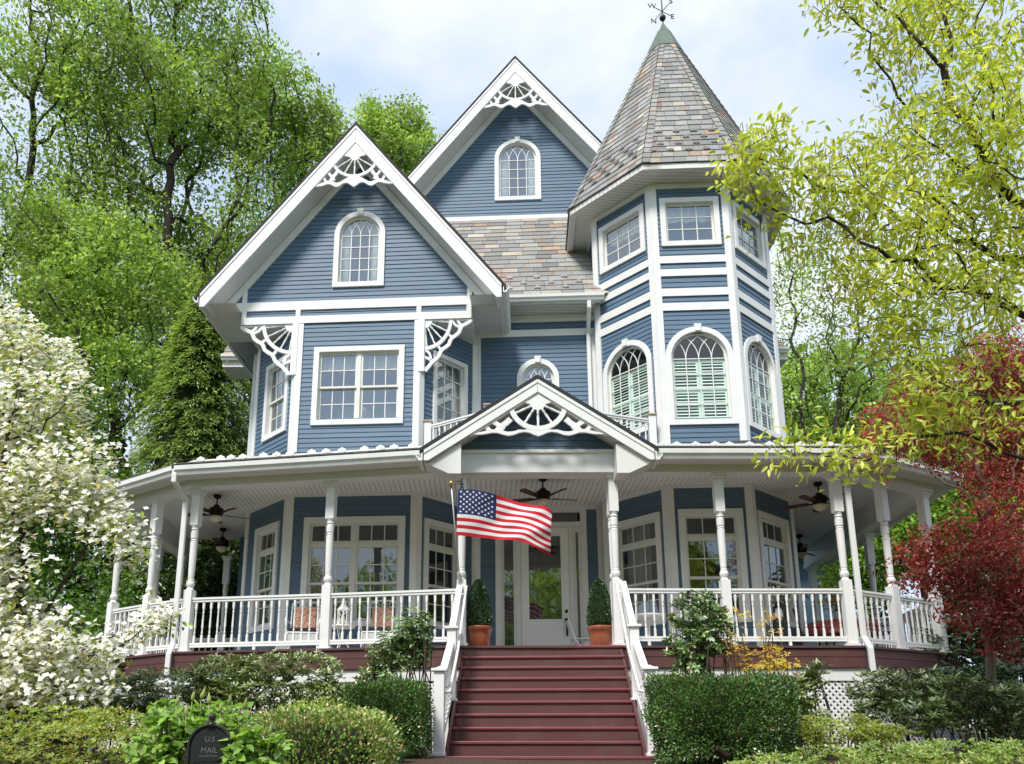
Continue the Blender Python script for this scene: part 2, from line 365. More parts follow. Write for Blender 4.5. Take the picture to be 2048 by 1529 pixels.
def window(fr, sc, w, z0, z1, kind='dh', cols=3, rows=2, arch=False, cas=.115, curtain=None, key=None, glass='glass', keystone=False, units=1, transom=0.0, lab=None, shutters=False, name='window', sill=False):
    OPEN.setdefault(key or id(fr), []).append(Op(sc, w + .04, z0, z1 + .02, arch))
    c = MB(); c.band(fr, shape(sc, w, z0, z1, arch), shape(sc, w, z0, z1, arch, cas), -.10, .05)
    if sill: c.fbox(fr, sc - w / 2 - cas - .04, sc + w / 2 + cas + .04, z0 - cas - .05, z0 - cas + .02, -.02, .08)
    if keystone:
        c.poly(fr, [(sc - .055, z1 + .01), (sc + .055, z1 + .01), (sc + .075, z1 + cas + .05), (sc - .075, z1 + cas + .05)], .0, .08)
    W = c.build(name, M['white'], H, bevel=.006)
    if lab: W['label'] = lab
    sa, mu, gl = MB(), MB(), MB()
    def sash(a0, a1, b0, b1, d, cc, rr, fw=.045, ar=False):
        if ar: inn, out = shape((a0 + a1) / 2, a1 - a0 - 2 * fw, b0 + fw, b1 - fw, True), shape((a0 + a1) / 2, a1 - a0, b0, b1, True)
        else: inn, out = [(a0 + fw, b0 + fw), (a1 - fw, b0 + fw), (a1 - fw, b1 - fw), (a0 + fw, b1 - fw)], [(a0, b0), (a1, b0), (a1, b1), (a0, b1)]
        sa.band(fr, inn, out, d - .035, d)
        zt = b1 - (a1 - a0) / 2 if ar else b1 - fw
        A0, A1, B0 = a0 + fw, a1 - fw, b0 + fw
        gl.add([fr.p(a, b, d - .02) for a, b in inn], [list(range(len(inn)))])
        for i in range(1, cc): x = A0 + (A1 - A0) * i / cc; mu.fbox(fr, x - .009, x + .009, B0, zt, d - .026, d - .008)
        for j in range(1, rr + (1 if ar else 0)): z = B0 + (zt - B0) * j / rr; mu.fbox(fr, A0, A1, z - .009, z + .009, d - .024, d - .006)
        if ar:
            p = (A1 - A0) / cc; rad = (A1 - A0) / 2; cx = (A0 + A1) / 2; r = 2.3 * p
            for i in range(cc + 1):
                for dr in (-1, 1):
                    x0 = A0 + p * i; pts = []
                    for k in range(26):
                        t = R(90 * k / 25); x = x0 + dr * (r - r * math.cos(t)); z = zt + r * math.sin(t)
                        if (x - cx) ** 2 + (z - zt) ** 2 > rad * rad * 1.01: break
                        pts.append((x, z))
                    if len(pts) > 2: mu.ribbon(fr, pts, .016, d - .027 + .001 * dr, d - .009 + .001 * dr)
    uw = (w - .07 * (units - 1)) / units
    for u in range(units):
        a0 = sc - w / 2 + u * (uw + .07); a1 = a0 + uw; zt = z1
        if u: sa.fbox(fr, a0 - .07, a0, z0, z1, -.09, -.01)
        if transom:
            zt = z1 - transom
            sash(a0, a1, zt + .05, z1, -.035, cols, 1); sa.fbox(fr, a0, a1, zt, zt + .05, -.09, -.015)
        if kind == 'dh':
            zm = z0 + (zt - z0) * .49
            sash(a0, a1, zm - .02, zt, -.03, cols, rows); sash(a0, a1, z0, zm + .025, -.07, cols, rows, .05)
        else: sash(a0, a1, z0, zt, -.03, cols, rows, .045, arch)
    sa.build('sash', M['cream'], W); mu.build('muntins', M['white'], W); gl.build('glass_pane', M[glass], W)
    r = MB(); g = .12; a0, a1, b0, b1 = sc - w / 2 - g, sc + w / 2 + g, z0 - g, z1 + g
    P = [fr.p(a0, b0, -.1), fr.p(a1, b0, -.1), fr.p(a1, b1, -.1), fr.p(a0, b1, -.1), fr.p(a0, b0, -.75), fr.p(a1, b0, -.75), fr.p(a1, b1, -.75), fr.p(a0, b1, -.75)]
    r.add(P, [(0, 1, 5, 4), (1, 2, 6, 5), (2, 3, 7, 6), (3, 0, 4, 7), (4, 5, 6, 7)]); r.build('interior', M['room_light' if glass == 'glass' else 'room'], W)
    if curtain:
        k = MB()
        if curtain == 'valance': drape(k, fr, sc - w / 2, sc + w / 2, z1 - .34, z1 - .02, -.2, 6 * units, .02, .05)
        elif curtain == 'sides':
            drape(k, fr, sc - w / 2, sc - w * .26, z0, z1 - .05, -.15, 4); drape(k, fr, sc + w * .26, sc + w / 2, z0, z1 - .05, -.15, 4)
        elif curtain == 'full': drape(k, fr, sc - w / 2, sc + w / 2, z0, z1, -.25, 9, .04)
        elif curtain == 'half': drape(k, fr, sc - w / 2, sc + w * .12, z0, z1, -.25, 5, .03)
        k.build('curtain', M['curtain'], W)
    if shutters:
        k = MB(); zt = z1 - w / 2 - .02; hw = w / 2 - .02
        for q in (0, 1):
            a0 = sc - hw + q * hw; a1 = a0 + hw - .01
            for b0, b1 in ((z0 + .02, z0 + (zt - z0) * .5), (z0 + (zt - z0) * .5 + .01, zt)):
                k.band(fr, [(a0 + .05, b0 + .05), (a1 - .05, b0 + .05), (a1 - .05, b1 - .05), (a0 + .05, b1 - .05)], [(a0, b0), (a1, b0), (a1, b1), (a0, b1)], -.105, -.075)
                nl = int((b1 - b0 - .1) / .062)
                for i in range(nl):
                    z = b0 + .05 + (b1 - b0 - .1) * (i + .5) / nl
                    k.add([fr.p(a0 + .05, z - .026, -.078), fr.p(a1 - .05, z - .026, -.078), fr.p(a1 - .05, z + .012, -.108), fr.p(a0 + .05, z + .012, -.108)], [(0, 1, 2, 3)])
        k.build('shutter', M['shutter'], W)
    return W
def zpx(fr, px, py): return fr.px(px, py)[1]
# ---- upper windows
a, b = GF.px(676, 567), GF.px(762, 433)
window(GF, (a[0] + b[0]) / 2, b[0] - a[0], a[1], b[1], 'fixed', 4, 4, True, curtain='sides', keystone=True, lab='arched window with gothic tracery in the front gable')
a, b = RG.px(998, 396), RG.px(1072, 286)
window(RG, (a[0] + b[0]) / 2, b[0] - a[0], a[1], b[1], 'fixed', 4, 4, True, curtain='sides', keystone=True, lab='arched window high in the rear gable')
a, b = BF.px(633, 842), BF.px(799, 702)
ZB0, ZB1 = a[1], b[1]
window(BF, (a[0] + b[0]) / 2, b[0] - a[0], a[1], b[1], 'dh', 3, 2, units=2, curtain='valance', key='BFu', lab='paired double hung window of the bay')
window(BL, BL.W * .56, .74, ZB0 - .02, ZB1, 'dh', 3, 2, curtain='valance', key='BLu')
window(BR, BR.W * .53, .78, 7.45, ZB1 + .02, 'fixed', 3, 6, curtain='full', key='BRu', name='balcony_door', lab='narrow glazed balcony door with sheer curtain', cas=.1)
a, b = CW.px(1045, 828), CW.px(1107, 728)
window(CW, (a[0] + b[0]) / 2, b[0] - a[0], a[1], b[1], 'fixed', 4, 2, True, curtain='half', keystone=True, key='CWu')
a, b = TF.px(1336, 485), TF.px(1427, 405)
for fr, k in ((TF, 'TFt'), (TL, 'TLt'), (TR, 'TRt')):
    window(fr, fr.W * .5, b[0] - a[0], a[1], b[1], 'fixed', 3, 3, curtain='valance', key=k)
a, b = TF.px(1352, 841), TF.px(1453, 664)
for fr, k, f in ((TF, 'TFu', 1), (TL, 'TLu', .93), (TR, 'TRu', .93)):
    window(fr, fr.W * (.5 if f == 1 else .49), (b[0] - a[0]) * f, a[1], b[1], 'fixed', 4, 4, True, keystone=True, shutters=True, key=k, glass='glassclear')
# ---- porch level windows
LZ0, LZ1 = 3.92, 5.86
window(BF, BF.px(706, 1140)[0], 1.78, LZ0, LZ1, 'dh', 3, 2, units=2, transom=.45, key='BFl', glass='glassdark', lab='wide porch window pair with transoms', cas=.12)
window(BL, BL.W * .55, .72, LZ0, LZ1, 'dh', 3, 2, transom=.45, key='BLl', glass='glassdark', cas=.12)
window(BR, BR.W * .42, .76, LZ0, LZ1, 'dh', 3, 2, transom=.45, key='BRl', glass='glassdark', cas=.12)
window(TF, TF.W * .5, .98, LZ0, LZ1, 'dh', 3, 2, transom=.45, key='TFl', glass='glassdark', cas=.12)
window(TL, TL.W * .52, .92, LZ0, LZ1, 'dh', 3, 2, transom=.45, key='TLl', glass='glassdark', cas=.12, curtain='half')
window(TR, TR.W * .47, .92, LZ0, LZ1, 'dh', 3, 2, transom=.45, key='TRl', glass='glassdark', cas=.12)
# ---- entry door unit
d0, d1 = CW.px(1042, 1200)[0], CW.px(1140, 1200)[0]; dt = CW.px(1090, 1054)[1]
e0, e1 = CW.px(991, 1150)[0], CW.px(1176, 1150)[0]; tt_ = min(CEIL - .12, CW.px(1090, 1016)[1])
OPEN['CWl'] = [Op((e0 + e1) / 2, e1 - e0 - .1, FLOOR - .1, tt_ + .08, False)]
c = MB()
c.fbox(CW, e0, e0 + .13, FLOOR, tt_ + .13, -.1, .05); c.fbox(CW, e1 - .13, e1, FLOOR, tt_ + .13, -.1, .05); c.fbox(CW, e0 + .13, e1 - .13, tt_, tt_ + .13, -.1, .048)
c.fbox(CW, e0 + .13, d0 - .01, dt, dt + .1, -.1, .02); c.fbox(CW, d0 - .01, e1 - .13, dt, dt + .1, -.1, .0215)
for x0, x1 in ((d0 - .1, d0), (d1, d1 + .1)): c.fbox(CW, x0, x1, FLOOR, dt, -.1, .018)
for x0, x1 in ((e0 + .13, d0 - .1), (d1 + .1, e1 - .13)):
    c.band(CW, [(x0 + .05, FLOOR + .35), (x1 - .05, FLOOR + .35), (x1 - .05, dt - .12), (x0 + .05, dt - .12)], [(x0, FLOOR), (x1, FLOOR), (x1, dt), (x0, dt)], -.09, -.02)
DF = c.build('door_surround', M['white'], H, bevel=.005); DF['label'] = 'white entry surround with leaded sidelights and transom'
def leaded(x0, x1, z0, z1, d, nx, nz, parent):
    g = MB(); g.add([CW.p(x0, z0, d), CW.p(x1, z0, d), CW.p(x1, z1, d), CW.p(x0, z1, d)], [(0, 1, 2, 3)]); g.build('leaded_glass', M['glassdark'], parent)
    l = MB(); rr = random.Random(int(x0 * 100))
    for k in range(1, nx): x = x0 + (x1 - x0) * k / nx; l.fbox(CW, x - .004, x + .004, z0, z1, d + .001, d + .006)
    for k in range(1, nz):
        z = z0 + (z1 - z0) * k / nz; i = rr.randrange(nx)
        l.fbox(CW, x0 + (x1 - x0) * max(0, i - 1) / nx, x0 + (x1 - x0) * min(nx, i + 2) / nx, z - .004, z + .004, d + .0012, d + .0062)
    l.band(CW, [(x0 + .035, z0 + .035), (x1 - .035, z0 + .035), (x1 - .035, z1 - .035), (x0 + .035, z1 - .035)], [(x0 + .028, z0 + .028), (x1 - .028, z0 + .028), (x1 - .028, z1 - .028), (x0 + .028, z1 - .028)], d + .0015, d + .0065)
    zc = z0 + (z1 - z0) * .8; xc = (x0 + x1) / 2; rd = (x1 - x0) * .32
    if z1 - z0 > .6:
        l.ribbon(CW, [(xc, zc - rd * 1.5), (xc - rd, zc), (xc, zc + rd * 1.2), (xc + rd, zc)], .008, d + .002, d + .007, True)
        l.ribbon(CW, arc(xc, zc, rd * .6, 0, 340, 16), .008, d + .0018, d + .0068, True)
    l.build('lead_came', M['lead'], parent)
for x0, x1 in ((e0 + .18, d0 - .15), (d1 + .15, e1 - .18)): leaded(x0, x1, FLOOR + .35, dt - .12, -.05, 3, 9, DF)
leaded(e0 + .18, e1 - .18, dt + .13, tt_ - .03, -.05, 9, 4, DF)
c = MB()
g0, g1, gz0, gz1 = d0 + .17, d1 - .17, FLOOR + 1.0, dt - .2
c.band(CW, [(g0, gz0), (g1, gz0), (g1, gz1), (g0, gz1)], [(d0 + .004, FLOOR + .02), (d1 - .004, FLOOR + .02), (d1 - .004, dt - .01), (d0 + .004, dt - .01)], -.07, -.025)
c.band(CW, [(g0, gz0), (g1, gz0), (g1, gz1), (g0, gz1)], [(g0 - .04, gz0 - .04), (g1 + .04, gz0 - .04), (g1 + .04, gz1 + .04), (g0 - .04, gz1 + .04)], -.06, -.008)
for x0, x1 in ((d0 + .15, (d0 + d1) / 2 - .06), ((d0 + d1) / 2 + .06, d1 - .15)):
    c.band(CW, [(x0 + .025, FLOOR + .245), (x1 - .025, FLOOR + .245), (x1 - .025, FLOOR + .835), (x0 + .025, FLOOR + .835)], [(x0, FLOOR + .22), (x1, FLOOR + .22), (x1, FLOOR + .86), (x0, FLOOR + .86)], -.03, -.012)
    c.fbox(CW, x0 + .06, x1 - .06, FLOOR + .28, FLOOR + .8, -.03, -.016)
DR = c.build('front_door', M['door'], H, bevel=.004)
leaded(g0, g1, gz0, gz1, -.05, 6, 12, DR)
c = MB(); hx = d1 - .075
c.lathe(CW.p(hx, FLOOR + 1.16, -.025), [(.035, 0), (.035, .015), (.015, .03), (.001, .035)], 12, CW.N)
c.lathe(CW.p(hx, FLOOR + .98, -.025), [(.045, 0), (.045, .014), (.001, .025)], 12, CW.N)
c.tube([CW.p(hx, FLOOR + .98, -.02), CW.p(hx, FLOOR + .97, .035), CW.p(hx, FLOOR + .85, .05), CW.p(hx, FLOOR + .7, .035), CW.p(hx, FLOOR + .66, -.02)], .021, 8)
c.build('handle', M['black'], DR, smooth=True)
c = MB(); P = [CW.p(e0, FLOOR, -.1), CW.p(e1, FLOOR, -.1), CW.p(e1, tt_ + .1, -.1), CW.p(e0, tt_ + .1, -.1), CW.p(e0, FLOOR, -2.2), CW.p(e1, FLOOR, -2.2), CW.p(e1, tt_ + .1, -2.2), CW.p(e0, tt_ + .1, -2.2)]
c.add(P, [(0, 1, 5, 4), (1, 2, 6, 5), (2, 3, 7, 6), (3, 0, 4, 7), (4, 5, 6, 7)]); c.build('interior', M['room'], DF)
# ---- siding + trim of the lower storeys
PR = 7.37                                              # where the porch roof meets the walls
def corner(fr, ends, z0, z1, w=.115, d=.034):
    if 0 in ends: trim.fbox(fr, -.013, w, z0, z1, -.02, d)
    if 1 in ends: trim.fbox(fr, fr.W - w, fr.W + .013, z0, z1, -.02, d + .001)
def belt(fr, z0, z1, s0=None, s1=None, d=.036): trim.fbox(fr, -.012 if s0 is None else s0, (fr.W + .012) if s1 is None else s1, z0, z1, -.02, d)
TOPB = zpx(BF, 715, 645)
for fr, k in ((BF, 'BF'), (BL, 'BL'), (BR, 'BR'), (TF, 'TF'), (TL, 'TL'), (TR, 'TR'), (CW, 'CW')):
    siding(fr, FLOOR, CEIL + .05, key=k + 'l'); 
    if k != 'CW': corner(fr, (0, 1), FLOOR, CEIL, .115, .034)
    belt(fr, CEIL - .07, CEIL + .02, .12, fr.W - .12, .03)
for fr, k in ((BF, 'BF'), (BL, 'BL'), (BR, 'BR')):
    siding(fr, CEIL + .05, TOPB, key=k + 'u'); corner(fr, (0, 1), CEIL + .1, TOPB)
corner(CW, (0, 1), FLOOR, CEIL, .11, .03)
# central wall, second floor
zc0, zc1 = CW.px(1075, 674)[1], CW.px(1075, 661)[1]; zt0, zt1 = CW.px(1075, 650)[1], CW.px(1075, 632)[1]
siding(CW, CEIL + .05, zt1, key='CWu'); belt(CW, zc0, zc1, 0, CW.W); belt(CW, zt0 + .05, zt1, 0, CW.W, .05); corner(CW, (0, 1), CEIL, zc0, .12, .03)
# tower
TB = [TF.px(1385, y)[1] for y in (622, 607, 593, 578, 553, 539, 527, 513)]
TTOP = 13.17
for fr, k in ((TF, 'TF'), (TL, 'TL'), (TR, 'TR'), (TL2, 'x'), (TR2, 'y')):
    siding(fr, CEIL + .05, TB[0], key=k + 'u'); siding(fr, TB[0], TB[6], exp=.11, key='none'); siding(fr, TB[6], TTOP, key=k + 't')
    for i in range(0, 8, 2): belt(fr, TB[i], TB[i + 1], .11, fr.W - .11)
    belt(fr, TTOP - .12, TTOP, .11, fr.W - .11, .045)
    corner(fr, (0, 1), CEIL, TTOP, .115, .04)
# bay gable wall
zg0, zg1 = GF.px(715, 618)[1], GF.px(715, 601)[1]; zg2, zg3 = GF.px(715, 645)[1], GF.px(715, 631)[1]
PK = at(713, 246, 15.2); GM = 1.265; GS = (PK - GF.O).dot(GF.S); GZ = PK.z; GO = (PK - GF.O).dot(GF.N); GH = 3.13
wl = lambda z: GS - (GZ - .62 - z) / GM; wr = lambda z: GS + (GZ - .62 - z) / GM
gi0, gi1 = GF.px(487, 600)[0], GF.px(943, 600)[0]
siding(GF, zg1, GZ - .7, wl, wr)
siding(GF, zg2, zg1, lambda z: gi0, lambda z: gi1, key='none', exp=.12)
trim.fbox(GF, wl(zg0 + .05), wr(zg0 + .05), zg0, zg1, -.02, .04)
trim.fbox(GF, gi0, gi1, zg2, zg3, -.02, .042)
for x in (gi0 + .05, GF.px(597, 630)[0], GF.px(838, 630)[0], gi1 - .05): trim.fbox(GF, x - .05, x + .05, zg3, zg0, -.02, .037)
for x, sg in ((gi0 + .04, -1), (gi1 - .04, 1)): trim.fbox(GF, x - .05, x + .05, zg1, GZ - .72 - GM * abs(x - GS) + .02, -.02, .038)
for sg in (-1, 1):
    f = lambda t, o: (GS + sg * t, GZ - o - GM * t)
    trim.poly(GF, [f(0, .5), f(GH - .25, .5), f(GH - .25, .62), f(GH - .36, .74), f(0, .74)], .0, .043 + .001 * sg)
# overhang floor of the gable and its box
ov = MB(); zf = zg2 + .004
ov.add([GF.p(gi0, zf, .03), GF.p(gi1, zf, .03), GF.p(gi1, zf, -1.6), GF.p(gi0, zf, -1.6)], [(0, 1, 2, 3)])
for x in (gi0, gi1): ov.add([GF.p(x, zf, 0), GF.p(x, zg1 + .9, 0), GF.p(x, zg1 + .9, -1.6), GF.p(x, zf, -1.6)], [(0, 1, 2, 3)])
# rear gable wall
PK2 = at(1030, 114, 18.7); RM = 1.27; RS = (PK2 - RG.O).dot(RG.S); RZ = PK2.z; RO = (PK2 - RG.O).dot(RG.N); RH = 4.1
rz0, rz1 = RG.px(1020, 446)[1], RG.px(1020, 434)[1]
siding(RG, rz0, RZ - .75, lambda z: max(0, RS - (RZ - .66 - z) / RM), lambda z: min(RG.W, RS + (RZ - .66 - z) / RM))
trim.fbox(RG, .5, RG.W - .8, rz0 - .05, rz1, -.02, .06)
for sg in (-1, 1):
    f = lambda t, o: (RS + sg * t, RZ - o - RM * t)
    trim.poly(RG, [f(0, .5), f(RH - .3, .5), f(RH - .3, .62), f(RH - .41, .74), f(0, .74)], .0, .043 + .001 * sg)
# ---- gabled roofs
def gable(fr, sc, zp, m, hw, over, back, bh, gut=True, eave_cut=.3):
    ro, ba, so = MB(), [], MB()
    for sg in (-1, 1):
        f = lambda t, o: (sc + sg * t, zp - o - m * t)
        e = .09
        ro.poly(fr, [f(0, 0), f(hw + e, 0), f(hw + e, .09), f(0, .09)], -back, over + .045)
        b = MB(); tl = hw - (bh - eave_cut) / m
        b.poly(fr, [f(.002, .085), f(hw, .085), (sc + sg * hw, zp - .085 - m * hw - eave_cut), f(tl, .085 + bh), f(.002, .085 + bh)], over - .02, over + .028)
        b.poly(fr, [f(0.003, .092), f(hw, .092), f(hw, .17), f(.003, .17)], over + .02, over + .044)
        ba.append(b)
        so.poly(fr, [f(0, .095), f(hw - .02, .095), f(hw - .02, .3), f(tl, .05 + bh), f(0, .05 + bh)], -.02, over - .015)
        so.poly(fr, [f(0, .095), f(hw - .02, .095), f(hw - .02, .3), f(0, .3)], -back, -.03)
    ro.build('roof', M['slate_edge'], H)
    for b in ba: b.build('bargeboard', M['white'], H, bevel=.006)
    so.build('soffit', M['soffit'], H)
gable(GF, GS, GZ, GM, GH, GO, 6.0, .43)
gable(RG, RS, RZ, RM, RH, RO, 7.0, .43)
def gutter_run(pts, name='gutter', s=.12):
    g = MB()
    for i in range(len(pts) - 1):
        a, b = Vector(pts[i]), Vector(pts[i + 1]); d = (b - a).normalized(); n = d.cross(Vector((0, 0, 1))).normalized()
        fr = Frame(None, O=a - d * .0, S=n, U=(0, 0, 1)); L = (b - a).length
        prof = [(0, 0), (s * .55, 0), (s * .7, s * .35), (s * .95, s * .6), (s, s * 1.15), (s * .9, s * 1.15), (s * .85, s * .7), (.02, .02), (.02, s * 1.15), (0, s * 1.15)]
        vs = [a + n * q[0] + Vector((0, 0, q[1])) for q in prof] + [b + n * q[0] + Vector((0, 0, q[1])) for q in prof]
        k = len(prof); g.add(vs, [[j, (j + 1) % k, (j + 1) % k + k, j + k] for j in range(k)] + [list(range(k))[::-1], list(range(k, 2 * k))])
    return g.build(name, M['gutter'], H)
for sg in (-1, 1):
    x = GS + sg * (GH + .03); z = GZ - GM * GH - .28
    p0, p1 = GF.p(x, z, GO + .03), GF.p(x, z, -5)
    gutter_run([p1, p0] if sg > 0 else [p0, p1]) if False else gutter_run([p0, p1] if sg > 0 else [p1, p0])
    f = MB(); f.fbox(GF, x - .03 - (.05 if sg > 0 else 0) + (.0), x + .02 + (.05 if sg < 0 else 0) - .04, z - .02, z + .2, -5, GO - .03); f.build('fascia', M['white'], H)
    # level soffit back to the wall
    w0 = gi0 if sg < 0 else gi1
    ov.add([GF.p(x, z + .0, GO - .04), GF.p(w0, z + .0, GO - .04), GF.p(w0, z + .0, -1.2), GF.p(x, z + .0, -1.2)], [(0, 1, 2, 3)])
ov.build('overhang_soffit', M['soffit'], H)
# ---- fretwork
def fret(fr, sc, za, half, drop, d, Rr, hub, name='gable_fretwork'):
    g = MB(); sl = drop / half; D0, D1 = d, d + .04
    rh = .115 * half; ax = hub / sl * .93
    g.poly(fr, [(sc, za)] + [(sc + ax, za - ax * sl)] + [(sc + x, za - hub + y) for x, y in arc(0, 0, rh, -12, -168, 12)] + [(sc - ax, za - ax * sl)], D0, D1)
    A = 20
    while A < 85 and hub + 0 < 99:
        x, y = Rr * math.sin(R(A)), -hub - Rr * math.cos(R(A))
        if -y < sl * x + .02: break
        A += 1
    an = arc(0, 0, 1, -90 - A, -90 + A, 24)
    g.band(fr, [(sc + x * Rr, za - hub + y * Rr) for x, y in an], [(sc + x * (Rr + .075 * half), za - hub + y * (Rr + .075 * half)) for x, y in an], D0, D1 + .004, False)
    arcb = (hub + Rr + .03) / drop
    bot = [(0, 1.03), (.06, 1.0), (.13, .95), (.2, .93), (.28, .95), (.36, 1.0), (.44, 1.02), (.52, .99), (.6, .95), (.68, .95), (.8, .985), (1.0, 1.0)]
    top = [(0, arcb), (.06, arcb + .005), (.13, arcb + .02), (.2, arcb + .05), (.28, .875), (.36, .915), (.44, .925), (.52, .90), (.6, .865), (.68, .87), (.8, .915), (1.0, .985)]
    B = [(sc - x * half, za - y * drop) for x, y in bot[::-1]] + [(sc + x * half, za - y * drop) for x, y in bot[1:]]
    T = [(sc - x * half, za - y * drop) for x, y in top[::-1]] + [(sc + x * half, za - y * drop) for x, y in top[1:]]
    g.band(fr, B, T, D0, D1 + .002, False)
    for sg in (-1, 1):
        k = [(x * half * sg + sc, za - y * drop) for x, y in ((.40, .62), (.47, .72), (.55, .80), (.60, .9))]
        g.ribbon(fr, k, .085 * half, D0, D1 - .003)
        k = [(x * half * sg + sc, za - y * drop) for x, y in ((.50, .86), (.57, .77), (.66, .68), (.70, .66))]
        g.ribbon(fr, k, .07 * half, D0, D1 - .005)
        k = [(x * half * sg + sc, za - y * drop) for x, y in ((.70, .90), (.76, .80), (.82, .78))]
        g.ribbon(fr, k, .06 * half, D0, D1 - .007)
        k = [(sc + sg * x * half, za - x * drop - .0) for x in (.0, .5, 1.0)]
        g.ribbon(fr, k, .05 * half, D0, D1 - .009)
    o = g.build(name, M['white'], H, bevel=.004)
    for i in range(5):
        a = R(-90 + (i - 2) * A * .42)
        s = MB(); s.spindle(fr.p(sc + rh * .93 * math.cos(a), za - hub + rh * .93 * math.sin(a), d + .02), fr.p(sc + Rr * 1.03 * math.cos(a), za - hub + Rr * 1.03 * math.sin(a), d + .02), .018 * half + .006)
        s.build('spindle', M['white'], o, smooth=True)
fret(GF, GS, GZ - .49, .86, 1.09, GO - .03, .46, .36)
fret(RG, RS, RZ - .49, .90, 1.14, RO - .03, .48, .38)
def bracket(fr, d, s0, z0, sg, w, h):
    g = MB(); D0, D1 = d, d + .05
    q = lambda x, y: (s0 + sg * x * w, z0 - y * h)
    g.poly(fr, [q(0, 0), q(.17, 0)] + [q(.17 * math.cos(R(a)), .17 * math.sin(R(a))) for a in range(10, 91, 10)], D0, D1)
    an = [R(90 * i / 16) for i in range(17)]
    g.band(fr, [q(.53 * math.cos(a), .53 * math.sin(a)) for a in an], [q(.60 * math.cos(a), .60 * math.sin(a)) for a in an], D0, D1 + .004, False)
    cl = [(1.0, .02), (.95, .07), (.87, .11), (.80, .14), (.765, .20), (.735, .27), (.66, .33), (.59, .37), (.555, .42), (.525, .50), (.45, .555), (.385, .59), (.345, .65), (.315, .72), (.25, .78), (.17, .84), (.12, .90), (.03, 1.0)]
    g.ribbon(fr, [q(*p) for p in cl], .072 * (w + h) / 2, D0, D1 + .002)
    for p in (((.59, .03), (.66, .12), (.77, .17)), ((.03, .59), (.12, .66), (.16, .80)), ((.70, .0), (.73, .07), (.80, .13)), ((.0, .72), (.07, .75), (.17, .80)), ((.52, .30), (.60, .36)), ((.30, .52), (.36, .60))):
        g.ribbon(fr, [q(*k) for k in p], .055 * w, D0, D1 - .003)
    g.ribbon(fr, [q(0, .012), q(.5, .012), q(1.0, .012)], .03, D0, D1 - .006); g.ribbon(fr, [q(.012, 0), q(.012, .5), q(.012, 1.0)], .03, D0, D1 - .008)
    o = g.build('fretwork_bracket', M['white'], H, bevel=.004)
    for i in range(5):
        a = R(6 + 19.5 * i); s = MB()
        p, e = q(.165 * math.cos(a), .165 * math.sin(a)), q(.55 * math.cos(a), .55 * math.sin(a))
        s.spindle(fr.p(*p, d + .025), fr.p(*e, d + .025), .024); s.build('spindle', M['white'], o, smooth=True)
sL, sR = GF.px(593, 660)[0], GF.px(843, 655)[0]
bracket(GF, -.035, sL - .06, zg2, -1, sL - .06 - gi0, 1.16)
bracket(GF, -.035, sR + .06, zg2, 1, gi1 - sR - .06, 1.16)
trim.fbox(GF, sL - .07, sL + .05, zg2 - 1.18, zg2, .0, .05); trim.fbox(GF, sR - .05, sR + .07, zg2 - 1.18, zg2, .0, .05)
# ---- slate faces
SL = [(.29, .295, .295), (.245, .25, .25), (.32, .32, .31), (.27, .27, .255), (.34, .335, .32), (.43, .385, .31), (.38, .35, .30), (.40, .30, .23), (.47, .44, .38)]
def slates(mb, fr, L, lo, hi, exp=.19, wid=.30, wts=(8, 6, 6, 5, 4, 2, 2, 1, 1), u0=0.0, tone=1.0, th=.016):
    n = max(1, int(round((L - u0) / exp))); exp = (L - u0) / n
    for i in range(n):
        b = u0 + i * exp; t = b + exp * 1.04; x = lo(b) - random.random() * wid
        while x < hi(b):
            w = wid * random.uniform(.8, 1.2); x0, x1 = max(x + .004, lo(b)), min(x + w - .004, hi(b)); y0, y1 = max(x + .004, lo(t)), min(x + w - .004, hi(t)); x += w
            if x1 - x0 < .02: continue
            if y1 < y0: y0 = y1 = (max(lo(t), min(hi(t), (x0 + x1) / 2)))
            c = random.choices(SL, wts)[0]; k = tone * random.uniform(.85, 1.15); mb.curc = tuple(v * k for v in c)
            j = random.uniform(-.006, .006); q = th + random.uniform(0, .006)
            mb.add([fr.p(x0, b + j, q), fr.p(x1, b + j, q), fr.p(y1, t, .002), fr.p(y0, t, .002), fr.p(x0, b + j, 0), fr.p(x1, b + j, 0)], [(0, 1, 2, 3), (4, 5, 1, 0), (4, 0, 3), (5, 2, 1)])
def roof_face(A, B, up, L, taper=0.0, **kw):
    A = Vector(A); B = Vector(B); fr = Frame(None, O=A, S=B - A, U=up); W = (B - A).length
    mb = MB(); mb.cols = True
    return fr, W, mb
